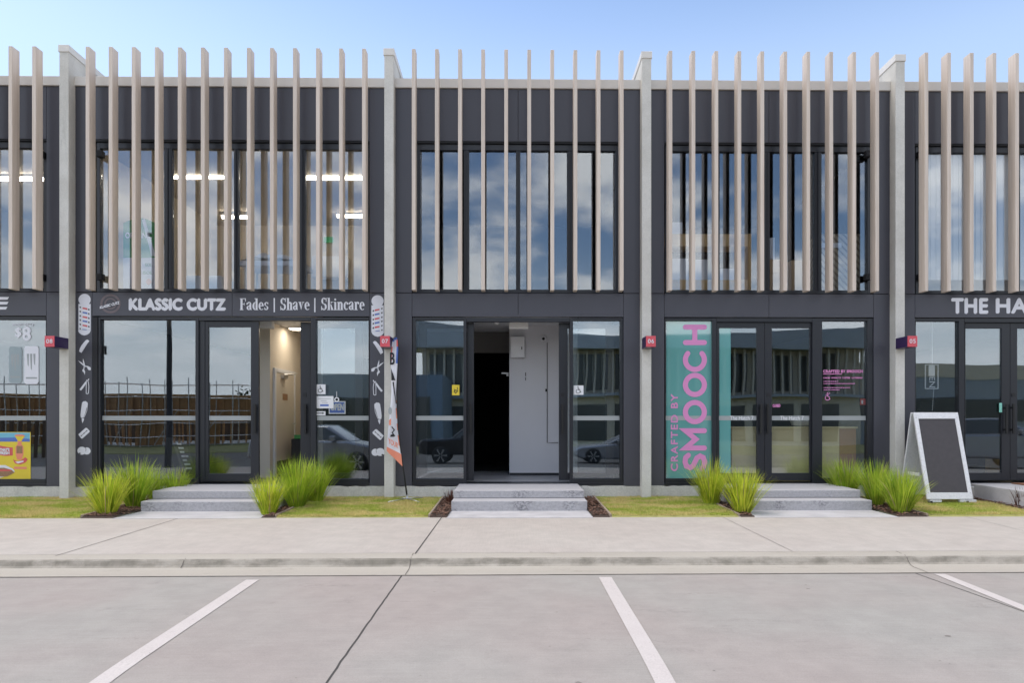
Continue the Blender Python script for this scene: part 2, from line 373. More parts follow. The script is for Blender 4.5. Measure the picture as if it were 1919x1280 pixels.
def strip(pts, w_, closed=False):
    """outline quads of a stroke of width w_ along 2-D points (mitred)"""
    n = len(pts); L_, R_ = [], []
    for i, p in enumerate(pts):
        a = pts[i - 1] if (i or closed) else p; b = pts[(i + 1) % n] if (i < n - 1 or closed) else p
        d1 = Vector((p[0] - a[0], p[1] - a[1])); d2 = Vector((b[0] - p[0], b[1] - p[1]))
        if d1.length == 0: d1 = d2
        if d2.length == 0: d2 = d1
        d1.normalize(); d2.normalize(); n1 = Vector((-d1.y, d1.x)); n2 = Vector((-d2.y, d2.x))
        m = n1 + n2; m = m.normalized() if m.length > 1e-6 else n1
        k = w_ / 2 / max(.35, m.dot(n1))
        L_.append((p[0] + m.x * k, p[1] + m.y * k)); R_.append((p[0] - m.x * k, p[1] - m.y * k))
    e = n if closed else n - 1
    return [[L_[i], L_[(i + 1) % n], R_[(i + 1) % n], R_[i]] for i in range(e)]
def px_strip(mb, pts, w_, Y, mi=0, closed=False):
    for q in strip(pts, w_, closed): px_poly(mb, q, Y, mi)

# ================================================================== THE GROUND
def KY(y0, x): return y0 + .008 * x          # the kerb runs a little askew of the shopfronts
GX0, GX1 = -60., 60.
def sheet(name, prof, m, x0=GX0, x1=GX1, skew=True, **k):
    mb = MB(); n = 24
    xs = [x0 + (x1 - x0) * i / n for i in range(n + 1)]
    vs = [(x, KY(y, x) if skew else y, z) for x in xs for y, z in prof]; q = len(prof)
    mb.add(vs, [(i * q + j, (i + 1) * q + j, (i + 1) * q + j + 1, i * q + j + 1) for i in range(n) for j in range(q - 1)])
    o = mb.build(name, m, normals=False, **k)
    if o.data.polygons[0].normal.z < 0: o.data.flip_normals()
    return o
ZR = -.14
sheet('ground', [(-400, -1.2), (60, -1.2)], M['soil'], -400, 400, False, kind='structure')
sheet('street', [(-44, -.92), (-30, -.85), (-18.5, -.61), (-11.6, -.315)], mat('street_asphalt', (.07, .068, .066), .9, var=.2, scale=1.5), kind='structure')
sheet('road', [(-11.6, -.315), (-9.5, -.235), (-7, ZR - .01), (-4.70, ZR - .004)], M['road'], kind='structure')
def zroad(y): return ZR - .004 - .006 * min(1, max(0, (-4.7 - y) / 2.3)) - max(0, -7 - y) * .034
sheet('footpath', [(-4.21, -.045), (-1.93, -.012), (-1.90, -.10)], M['path'], kind='structure')
sheet('kerb', [(-4.75, -.20), (-4.75, ZR), (-4.54, ZR + .001), (-4.50, ZR + .005), (-4.465, ZR + .015), (-4.44, ZR + .030), (-4.425, -.088), (-4.412, -.068), (-4.395, -.056), (-4.37, -.050), (-4.33, -.047), (-4.215, -.043), (-4.21, -.06)], M['kerb'], kind='structure')
# joints and painted bay lines
def ribbon(name, pts, w_, m, **k):
    mb = MB(); P2 = [(p[0], p[1]) for p in pts]
    for q in strip(P2, w_):
        def zz(p):
            y = p[1] - .008 * p[0]
            if y < -4.7: return zroad(y) + (.004 if 'line' in name else .002)
            if y > -4.21: return -.045 + (y + 4.21) / 2.28 * .033 + .0025
            return -.043 + .0025
        mb.face([(p[0], p[1], zz(p)) for p in q])
    o = mb.build(name, m, normals=False, **k)
    if o.data.polygons[0].normal.z < 0: o.data.flip_normals()
def line_px(a, b, z): return [G(*a, z), G(*b, z)]
def rough_line(a, b, n, amp, ext=0.):
    a, b = Vector(a), Vector(b); d = b - a; e = Vector((-d.y, d.x)).normalized(); b = b + d * ext; d = b - a
    return [tuple(a + d * i / n + e * random.uniform(-amp, amp)) for i in range(n + 1)]
bay = [((473.5, 1088), (182, 1280)), ((1134, 1083), (1249, 1280)), ((1760, 1077), (1905, 1135))]
for i, (a, b) in enumerate(bay):
    p, q = line_px(a, b, ZR - .006); d = Vector(q) - Vector(p); d.normalize()
    ribbon('bay_line', [tuple(Vector(p) + d * (5.2 * k / 26)) for k in range(27)], .115 if i != 2 else .10, M['paint'], kind='structure')
for a, b, w_ in (((753, 1080), (610, 1280), .013), ((1714, 1075), (1919, 1147), .010)):
    p, q = line_px(a, b, ZR - .006)
    ribbon('road_joint', rough_line(p, q, 46, .0025, .9), w_, M['joint'], kind='structure')
for a, b, w_, m in (((104, 1040), (333, 975), .009, 'joint'), ((778, 1036), (829, 971), .012, 'joint'), ((1352, 971), (1486, 1032), .006, 'jointl'), ((1800, 969), (1919, 996), .006, 'jointl')):
    z = -.03; ribbon('footpath_joint', [G(*a, z), G(*b, z)], w_, M[m], kind='structure')
ribbon('footpath_joint', [(x, KY(-4.205, x)) for x in (-30, -4.6)], .010, M['joint'], kind='structure')
ribbon('footpath_joint', [(x, KY(-4.205, x)) for x in (-4.6, 30)], .006, M['jointl'], kind='structure')
ribbon('road_joint', rough_line((-25, KY(-4.765, -25)), (25, KY(-4.765, 25)), 400, .004), .012, M['joint'], kind='structure')
for u in (357, 772, 1701):
    x = G(u, 1052, -.1)[0]; mb = MB(); jw = .0035
    for y0, z0, y1, z1 in ([] if u == 357 else [(-4.75, ZR + .003, -4.53, ZR + .004), (-4.53, ZR + .003, -4.47, ZR + .016), (-4.386, -.051, -4.22, -.040)]) + [(-4.475, ZR + .014, -4.437, ZR + .040), (-4.441, ZR + .036, -4.428, -.086), (-4.428, -.088, -4.412, -.066), (-4.414, -.068, -4.38, -.050)]:
        mb.face([(x - jw, KY(y0, x), z0), (x + jw, KY(y0, x), z0), (x + jw, KY(y1, x), z1), (x - jw, KY(y1, x), z1)])
    mb.build('kerb_joint', M['jointm'], kind='structure')
# small dark stains and leaves lying on the concrete
mb = MB(); rs = random.Random(4)
spots = [(1776, 1193, .025), (1514, 1105, .02), (1510, 1098, .012), (1043, 1149, .012), (1083, 1277, .022), (814, 1111, .01), (905, 1098, .008), (89, 1107, .01), (1016, 1163, .006), (34, 1186, .007), (1030, 1213, .007)]
for u, v, r in spots + [(rs.uniform(0, 1919), rs.uniform(1095, 1275), rs.uniform(.003, .008)) for _ in range(34)]:
    x, y = G(u, v, ZR - .01); a0 = rs.uniform(0, 6)
    mb.face([(x + r * rs.uniform(.6, 1.2) * math.cos(a0 + k * .9), y + .7 * r * rs.uniform(.5, 1.1) * math.sin(a0 + k * .9), zroad(y) + .0025) for k in range(7)])
for u, v, r in [(148, 999, .012), (995, 1033, .012), (1100, 1012, .007), (1710, 1006, .01)] + [(rs.uniform(0, 1919), rs.uniform(975, 1035), rs.uniform(.003, .006)) for _ in range(12)]:
    x, y = G(u, v, -.03); yy = y - .008 * x
    mb.face([(x + r * math.cos(k * .9), y + .5 * r * math.sin(k * .9), -.045 + (yy + 4.21) / 2.28 * .033 + .003) for k in range(7)])
mb.build('ground_specks', M['jointl'], kind='stuff', label='small dark specks and stains scattered on the concrete')

# ================================================================== THE ROW OF SHOPS
Z_FLOOR = .265; Z_PL = .22
zf = lambda v: CZ + (V0 - v) / 115.25
Z_HEAD = zf(593.5); Z_GROOVE = zf(549.3); Z_UG0, Z_UG1 = zf(540), zf(278); Z_SP0, Z_SP1 = zf(264.5), zf(166.5); Z_CAP = zf(149)
PIERY = -.17; BACK = 8.5
# party walls / piers (name px of their front edges)
pier_x = [(-11.4, -11.25)] + [(X(a, PIERY), X(b, PIERY)) for a, b in ((111, 128.5), (720, 737.6), (1203, 1220.6), (1678.3, 1695.8))] + [(10.45, 10.6)]
pier_lab = {1: 'tall precast concrete pier carrying the 08 number box', 2: 'tall precast concrete pier with the feather flag in front of it, bearing number 07',
            3: 'tall precast concrete pier carrying the 06 number box', 4: 'tall precast concrete pier behind the sandwich board, bearing number 05'}
for i, (a, b) in enumerate(pier_x):
    if i in (0, 5): lab = 'plain precast concrete party wall at the end of the row of shops'
    else: lab = pier_lab[i]
    t = thing('concrete_pier', lab, 'pier', ((a + b) / 2, PIERY, 0), 'precast party wall piers between the shops')
    zt = CZ + (V0 - (101 + (i - 1) * 2.3)) / 117.2
    prof = [(PIERY, -.2), (PIERY, zt), (.9, zt - .02), (BACK + .3, zt - 1.0), (BACK + .3, -.2)]
    MB().prism(prof, 'x', a, b).build('wall', M['pier'], t, bevel=.006)
    pc = [(PIERY - .012, zt - .004), (PIERY - .012, zt + .105), (.9, zt + .085), (BACK + .3, zt - .895), (BACK + .3, zt - 1.0), (.9, zt - .024)]
    MB().prism(pc, 'x', a - .012, b + .012).build('capping', M['cap'], t, bevel=.004)

def ring(mb, x0, x1, z0, z1, w_, y0, y1, wb=None, wt=None):
    wb = w_ if wb is None else wb; wt = w_ if wt is None else wt
    mb.box(x0, x0 + w_, y0, y1, z0, z1); mb.box(x1 - w_, x1, y0, y1, z0, z1)
    if wb: mb.box(x0 + w_, x1 - w_, y0, y1, z0, z0 + wb)
    if wt: mb.box(x0 + w_, x1 - w_, y0, y1, z1 - wt, z1)
    return mb
def pane(par, x0, x1, z0, z1, y, m):
    return MB().box(x0, x1, y - .004, y + .004, z0, z1).build('pane', m, par)
YG = .075
def upper_window(t, u0, u1, mulls):
    y0, y1 = .045, .12
    x0, x1 = X(u0, y0), X(u1, y0); z0, z1 = Z_GROOVE + .008, Z_SP0 - .03
    mb = MB(); fw = .055
    ring(mb, x0, x1, z0, z1, fw, y0, y1, wb=.06, wt=.10)
    xs = [x0 + fw]
    for ua, ub in mulls:
        a, b = X(ua, y0), X(ub, y0); mb.box(a, b, y0 + .004, y1, z0 + .06, z1 - .10)
        mb.box((a + b) / 2 - .006, (a + b) / 2 + .006, y0 - .012, y0 + .004, z0 + .06, z1 - .10)
        xs += [a, b]
    xs.append(x1 - fw)
    f = mb.build('upper_window', M['frame'], t, bevel=.004)
    for i in range(0, len(xs), 2): pane(f, xs[i] + .001, xs[i + 1] - .001, z0 + .061, z1 - .101, YG + .02, M['glassu'])
    MB().box(x0 - .05, x1 + .05, .012, y0 - .002, z1 + .001, z1 + .028).build('head_flashing', M['black'], t)
    return f
def side_window(t, u0, u1, g0, g1, strip_on=True, name='shop_window'):
    """fixed shopfront light: frame from u0 to u1, glass from g0 to g1"""
    y0, y1 = .02, .12; zb, zt = zf(906.5), Z_HEAD - .012
    x0, x1, a, b = (X(u, y0) for u in (u0, u1, g0, g1)); gb, gt = zf(897.5), zf(600)
    mb = MB(); mb.box(x0, a, y0, y1, zb, zt); mb.box(b, x1, y0, y1, zb, zt); mb.box(a, b, y0, y1, zb, gb); mb.box(a, b, y0, y1, gt, zt)
    f = mb.build(name, M['frame'], t, bevel=.004)
    pane(f, a + .001, b - .001, gb + .001, gt - .001, YG, M['glass'])
    if strip_on:
        MB().box(a + .004, b - .004, YG - .0074, YG - .0066, zf(788), zf(779.5)).build('safety_strip', M['film'], f)
    return f
def door(t, u0, u1, g0, g1, y0, handle_u, lock_u=None, name='glass_door', strip_on=True):
    y1 = y0 + .05; zb, zt = zf(902), zf(602.5); x0, x1, a, b = (X(u, y0) for u in (u0, u1, g0, g1))
    gb, gt = zf(888), zf(613)
    mb = MB(); mb.box(x0, a, y0, y1, zb, zt); mb.box(b, x1, y0, y1, zb, zt); mb.box(a, b, y0, y1, zb, gb); mb.box(a, b, y0, y1, gt, zt)
    f = mb.build(name, M['frame'], t, bevel=.003)
    pane(f, a + .001, b - .001, gb + .001, gt - .001, y0 + .025, M['glass'])
    if strip_on:
        MB().box(a + .004, b - .004, y0 + .0165, y0 + .0175, zf(788), zf(779.5)).build('safety_strip', M['film'], f)
    hx = X(handle_u, y0 - .05); z0, z1 = Z(813, hx, y0 - .05), Z(757, hx, y0 - .05)
    h = MB().box(hx - .018, hx + .018, y0 - .065, y0 - .04, z0, z1)
    h.box(hx - .012, hx + .012, y0 - .04, y0, z0 + .05, z0 + .08); h.box(hx - .012, hx + .012, y0 - .04, y0, z1 - .08, z1 - .05)
    h.build('handle', M['rubber'], f, bevel=.004)
    if lock_u:
        lx = X(lock_u, y0); MB().box(lx - .03, lx + .03, y0 - .008, y0, zf(743), zf(736)).build('lock', M['black'], f)
    return f
# one fin, copied along the row
FY0, FY1 = -.285, -.12; FW = .058
FZ0, FZ1 = 3.352, 7.168
fin_src = [None]
def fin(t, u, edge):
    x = X(u, FY0); xc = x + FW / 2 if edge == 'l' else x - FW / 2
    zb = Z(545.6, xc, FY0); zb = FZ0; pos = (xc, (FY0 + FY1) / 2, zb)
    if fin_src[0] is None:
        o = MB().box(xc - FW / 2, xc + FW / 2, FY0, FY1, FZ0, FZ1).build('fin', M['fin'], t, bevel=.003); fin_src[0] = o
    else: o = copy_to(fin_src[0], t, pos)
    return o
def unit(key, name, label, i, gl, gr, vj, uw, fins, up_col, low_col, fin_edge):
    xa, xb = pier_x[i][1], pier_x[i + 1][0]
    t = thing(name, label, 'shop', ((xa + xb) / 2, 0, 0), 'two storey shops of the terrace')
    TK = .05; g = .005
    a, b = (X(gl) if gl else xa + .3), (X(gr) if gr else xb - .3)
    xm = X(vj) if vj else (a + b) / 2
    for x0, x1 in ((xa, a - g), (b + g, xb)):
        MB().box(x0, x1, 0, TK, Z_PL, Z_GROOVE - g).build('cladding_panel', M['clad'], t, bevel=.002)
        MB().box(x0, x1, 0, TK, Z_GROOVE + g, Z_SP1).build('cladding_panel', M['clad'], t, bevel=.002)
    for x0, x1 in ((a, xm - g / 2), (xm + g / 2, b)):
        MB().box(x0, x1, 0, TK, Z_HEAD, Z_GROOVE - g).build('fascia_panel', M['clad'], t, bevel=.002)
        MB().box(x0, x1, 0, TK, Z_SP0, Z_SP1).build('cladding_panel', M['clad'], t, bevel=.002)
    # structure behind the skin
    bk = MB()
    bk.box(xa, xb, TK + .002, .25, Z_HEAD + .06, Z_GROOVE - .002); bk.box(xa, xb, TK + .002, .25, Z_SP0 - .02, Z_SP1 + .1)
    for x0, x1 in ((xa, a - .03), (b + .03, xb)):
        bk.box(x0, x1, TK + .002, .25, Z_FLOOR, Z_HEAD + .058); bk.box(x0, x1, TK + .002, .25, Z_GROOVE, Z_SP0 - .022)
    bk.build('wall_backing', M['black'], t)
    MB().box(xa, xb, -.03, .26, Z_SP1 + .003, Z_CAP).build('parapet_capping', M['cap'], t, bevel=.004)
    MB().box(xa, xb, .26, BACK, Z_SP1 - .35, Z_SP1 - .2).build('roof', M['wallg'], t)
    pl = MB(); n = 40                       # rough cast slab edge
    pts = [(xa + (xb - xa) * k / n, Z_PL - random.choice((.0, .004, .01, .0, .015))) for k in range(n + 1)]
    pl.prism([(xa, -.2)] + pts + [(xb, -.2)], 'y', -.012, .3); pl.build('slab_edge', M['plinth'], t)
    MB().box(xa, xb, .3, BACK, -.1, Z_FLOOR).build('floor', M['floor' if key == 7 else 'floord'], t)
    MB().box(xa, xb, 0.005, .299, Z_PL + .002, Z_FLOOR - .004).build('sill', M['frame'], t)
    # rooms
    MB().box(xa, xb, .25, BACK, Z_HEAD + .06, Z_GROOVE - .002).build('ceiling', M['wallw'] if key in (7, 8) else M['wallg'], t)
    MB().box(xa, xb, BACK, BACK + .15, 0, Z_SP1 - .35).build('rear_wall', M[low_col], t)
    MB().box(xa, xb, 5.2, 5.3, Z_GROOVE, Z_SP1 - .36).build('upper_partition', M[up_col], t)
    MB().box(xa, xb, .25, 5.2, Z_SP0 + .08, Z_SP0 + .14).build('upper_ceiling', M[up_col], t)
    for s, x in ((1, xa), (-1, xb)):
        MB().box(min(x, x + s * .04), max(x, x + s * .04), .251, 5.199, Z_GROOVE, Z_SP0 + .079).build('upper_lining', M[up_col], t)
        MB().box(min(x, x + s * .04), max(x, x + s * .04), .301, BACK - .001, Z_FLOOR + .001, Z_HEAD + .059).build('lower_lining', M[low_col], t)
    if uw: upper_window(t, uw[0], uw[1], uw[2])
    for k, u in enumerate(fins): fin(t, u, fin_edge)
    # rails that carry the fins
    for z in (Z_CAP - .09,):
        pass
    return t
U = {}
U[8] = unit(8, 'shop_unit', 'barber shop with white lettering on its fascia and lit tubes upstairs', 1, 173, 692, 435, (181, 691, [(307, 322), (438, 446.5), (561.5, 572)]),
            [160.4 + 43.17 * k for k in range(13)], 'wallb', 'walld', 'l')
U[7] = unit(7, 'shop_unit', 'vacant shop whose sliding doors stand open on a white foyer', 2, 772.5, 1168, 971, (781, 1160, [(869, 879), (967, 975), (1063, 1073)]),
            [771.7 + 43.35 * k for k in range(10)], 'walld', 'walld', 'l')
U[6] = unit(6, 'shop_unit', 'bakery shop with closed double doors and pink lettering on teal glass', 3, 1245.5, 1637, 1441, (1247, 1632, [(1340, 1349), (1433, 1443), (1527, 1540)]),
            [1260 + 43.06 * k for k in range(10)], 'walld', 'wallg', 'r')
U[5] = unit(5, 'shop_unit', 'shop with white blinds upstairs, standing behind the sandwich board', 4, 1715, None, 2020, (1716, 2100, [(1815, 1824), (1903, 1912), (2010, 2020)]),
            [1739.8 + 42.5 * k for k in range(11)], 'wallw', 'wallg', 'r')
U[9] = unit(9, 'shop_unit', 'cropped shop with a yellow food poster inside its window', 0, None, 86.5, -100, (-250, 88, [(-120, -110), (-22, -10), (20, 27)]),
            [60 - 44.3 * k for k in range(9)], 'wallb', 'wallg', 'l')
# --- shopfronts: barber
t = U[8]
side_window(t, 174, 372, 188, 366); side_window(t, 582, 691.5, 592, 690.6)
door(t, 384, 485, 390.5, 470, .06, 477.5); door(t, 563, 680, 582, 665, .15, 572, 571, strip_on=False)
MB().box(X(372.5, .02), X(581.5, .02), .02, .12, zf(601.5), Z_HEAD - .012).build('door_head', M['frame'], t)
MB().box(X(372.3, .05), X(383.7, .05), .05, .12, zf(902), zf(601.8)).build('door_jamb', M['frame'], t)
MB().box(X(172.5), X(183, .01), .004, .019, zf(905), Z_HEAD - .02).build('downpipe_cover', M['black'], t)
# --- vacant
t = U[7]
side_window(t, 773, 874, 778.7, 868.5); side_window(t, 1068, 1167.5, 1074, 1162.5)
door(t, 785, 888, 800, 875.5, .15, 882, strip_on=False); door(t, 1047.5, 1150, 1064, 1135, .15, 1054, 1054, strip_on=False)
MB().box(X(874.5, .02), X(1067.5, .02), .02, .12, zf(602.5), Z_HEAD - .012).build('door_head', M['frame'], t)
# --- bakery
t = U[6]
side_window(t, 1246.3, 1343, 1247.8, 1335); side_window(t, 1522.6, 1636.5, 1541, 1625.6)
door(t, 1343.5, 1432.7, 1347.5, 1418.5, .06, 1426.5); door(t, 1433.3, 1522, 1446.6, 1517.8, .06, 1439.5, 1440)
MB().box(X(1343.5, .02), X(1522.3, .02), .02, .12, zf(602), Z_HEAD - .012).build('door_head', M['frame'], t)
# --- shop behind the board
t = U[5]
side_window(t, 1714, 1807.5, 1716.5, 1797, False); side_window(t, 1985, 2100, 1995, 2090)
door(t, 1808, 1892.7, 1809.5, 1877, .06, 1886.5, strip_on=False); door(t, 1893.3, 1984, 1906.5, 1970, .06, 1899.5, 1899, strip_on=False)
MB().box(X(1808, .02), X(1984, .02), .02, .12, zf(602), Z_HEAD - .012).build('door_head', M['frame'], t)
t = U[9]
side_window(t, -115, 86.3, -105, 85.5); side_window(t, -290, -116, -280, -125)
# window stays
def stay(t, u, v, s):
    x, y, z = P(u, v, .02); MB().box(x, x + s * .09, -.06, .044, z - .05, z + .05).build('window_bracket', M['black'], t, bevel=.004)
for v in (290, 520):
    stay(U[8], 185, v, 1); stay(U[6], 1629, v, -1); stay(U[5], 1719, v, 1); stay(U[9], 84, v, -1)
# small black catch on the barber's window jamb
MB().box(X(188, .01), X(190.6, .01), 0., .03, zf(664), zf(648)).build('window_catch', M['black'], U[8])

# ================================================================== WRITING AND STICKERS
YF = -.003
def deco(name, mb, m, label, cat, group=None): return mb.build(name, m, normals=False, **T(label, cat, group))
mb = MB(); px_text(mb, 'KLASSIC CUTZ', 243, 421.5, 560.5, 580.5, YF, bold=.016, spacing=1.05)
deco('fascia_lettering', mb, M['vinyl'], 'white bold capitals on the fascia next to a round brown badge', 'lettering')
t = thing('fascia_lettering', 'white bold capitals on the fascia above the sandwich board', 'lettering', (X(1880), YF, zf(586)))
for wd_, u0, u1 in (('THE', 1784, 1850.5), ('HATCH', 1867.5, 2010)):
    mb = MB(); px_text(mb, wd_, u0, u1, 560, 586.5, YF, bold=.014, spacing=1.06); mb.build('word', M['vinyl'], t, normals=False)
mb = MB()
for v, u in ((556.5, 17), (565.5, 16), (575, 14)): px_poly(mb, [(-16, v), (u, v), (u - 3, v + 5), (-16, v + 5)], YF)
deco('fascia_lettering', mb, M['vinyl'], 'white slanted letter of three bars at the cropped fascia edge', 'lettering')
# condensed serif line, drawn stroke by stroke (units: cap height 1)
def arc(cx, cy, rx, ry, a0, a1, tx, ty, n=14):
    out = []
    for i in range(n):
        p = []
        for a in (a0 + (a1 - a0) * i / n, a0 + (a1 - a0) * (i + 1) / n):
            c, s_ = math.cos(R(a)), math.sin(R(a)); p.append(((cx + rx * c, cy + ry * s_), (cx + (rx - tx) * c, cy + (ry - ty) * s_)))
        out.append([p[0][0], p[1][0], p[1][1], p[0][1]])
    return out
def rc(x0, x1, y0, y1): return [[(x0, y0), (x1, y0), (x1, y1), (x0, y1)]]
def pg(*p): return [list(p)]
ST, TH_ = .17, .07
GLY = {
 'F': (.56, rc(.05, .05 + ST + .02, .05, .95) + rc(0, .31, 0, .055) + rc(0, .53, .94, 1) + rc(.46, .53, .74, .94) + rc(.24, .40, .48, .54) + rc(.36, .41, .40, .62)),
 'a': (.47, rc(.24, .24 + ST, .08, .50) + arc(.22, .50, .19, .20, 0, 160, .12, .07) + arc(.05, .53, .075, .075, 0, 360, .07, .07) + arc(.20, .19, .20, .19, 60, 300, .15, .07) + pg((.24, .08), (.38, 0), (.46, .03), (.41, .09))),
 'd': (.51, rc(.29, .29 + ST, 0, 1) + rc(.20, .29, .94, 1) + rc(.46, .52, 0, .05) + arc(.25, .34, .24, .34, 75, 285, .17, .06)),
 'e': (.46, arc(.23, .34, .23, .34, 0, 290, .16, .065) + rc(.08, .44, .33, .39) + arc(.24, .14, .20, .14, 270, 340, .05, .06)),
 's': (.39, arc(.19, .51, .17, .17, 30, 250, .12, .065) + arc(.19, .18, .18, .18, -150, 80, .13, .07) + pg((.13, .42), (.30, .25), (.22, .30), (.08, .40)) + rc(.30, .36, .48, .66) + rc(.02, .08, .03, .22)),
 'S': (.54, arc(.26, .74, .23, .27, 30, 250, .16, .07) + arc(.27, .27, .25, .28, -150, 80, .17, .07) + pg((.17, .60), (.44, .36), (.32, .40), (.06, .62)) + rc(.43, .50, .68, 1.0) + rc(.02, .09, 0, .32)),
 'h': (.53, rc(.05, .05 + ST, 0, 1) + rc(0, .05, .94, 1) + rc(-.01, .27, -.001, .05) + arc(.31, .46, .18, .22, 0, 150, .17, .08) + rc(.32, .49, 0, .46) + rc(.28, .54, -.001, .05)),
 'v': (.50, pg((.03, .66), (.22, .66), (.29, .22), (.24, 0)) + pg((.24, 0), (.29, .22), (.44, .66), (.38, .66)) + rc(-.01, .25, .63, .68) + rc(.33, .51, .63, .68)),
 'k': (.53, rc(.05, .05 + ST, 0, 1) + rc(0, .05, .94, 1) + rc(-.01, .26, -.001, .05) + pg((.22, .30), (.24, .38), (.42, .65), (.35, .65)) + pg((.27, .42), (.36, .46), (.53, 0), (.34, 0)) + rc(.29, .50, .63, .68)),
 'i': (.28, rc(.06, .06 + ST, 0, .66) + rc(0, .06, .61, .67) + rc(-.01, .28, -.001, .05) + arc(.14, .86, .09, .09, 0, 360, .09, .09)),
 'n': (.53, rc(.05, .05 + ST, 0, .66) + rc(0, .05, .61, .67) + rc(-.01, .27, -.001, .05) + arc(.31, .46, .18, .22, 0, 150, .17, .08) + rc(.32, .49, 0, .46) + rc(.28, .54, -.001, .05)),
 'c': (.44, arc(.24, .34, .23, .34, 50, 315, .16, .065) + arc(.35, .52, .08, .08, 0, 360, .08, .08)),
 'r': (.42, rc(.05, .05 + ST, 0, .66) + rc(0, .05, .61, .67) + rc(-.01, .29, -.001, .05) + arc(.31, .50, .15, .18, 20, 150, .10, .08) + arc(.35, .55, .075, .085, 0, 360, .07, .08)),
 '|': (.60, rc(.26, .345, -.17, 1.02)), ' ': (.16, [])}
def serif(mb, s, u0, u1, vb, vt, Y):
    tot = sum(GLY[c][0] + .035 for c in s); x = 0; k = 0
    for c in s:
        for q in GLY[c][1]:
            mb.face([P(u0 + (x + px_) / tot * (u1 - u0), vb - py_ * (vb - vt), Y - .00012 * (k % 24)) for px_, py_ in q]); k += 1
        x += GLY[c][0] + .035
mb = MB(); serif(mb, 'Fades', 449.5, 504, 581, 559, YF)
deco('fascia_lettering', mb, M['vinyl'], 'first white serif word on the barber fascia, before the first upright bar', 'lettering')
mb = MB(); serif(mb, 'Shave', 525, 581, 581, 558.5, YF)
deco('fascia_lettering', mb, M['vinyl'], 'middle white serif word on the barber fascia, between the two upright bars', 'lettering')
mb = MB(); serif(mb, 'Skincare', 601.5, 684, 581, 558, YF)
deco('fascia_lettering', mb, M['vinyl'], 'long white serif word on the barber fascia, after the second upright bar', 'lettering')
for u, lab in ((514, 'thin white upright bar after the first serif word'), (590, 'thin white upright bar after the middle serif word')):
    mb = MB(); px_poly(mb, [(u - 1.2, 558.5), (u + 1.2, 558.5), (u + 1.2, 585), (u - 1.2, 585)], YF); deco('lettering_bar', mb, M['vinyl'], lab, 'lettering', 'bars between the fascia words')
# round badge
mb = MB()
px_strip(mb, ell(207, 569, 17, 16, 28), 4.2, YF, 0, True); px_strip(mb, ell(207, 569, 10, 9.5, 22), 3, YF, 0, True)
px_poly(mb, [(187, 574), (224, 563), (224, 569.5), (187, 580)], YF - .001, 1)
px_text(mb, 'KLASSIC CUTZ', 187.5, 223.5, 569.3, 574, YF - .002, bold=.004, mi=2, tilt=.27)
deco('round_badge', mb, [M['badge'], M['black'], M['vinyl']], 'round brown badge crossed by a tilted black name band on the fascia', 'badge')

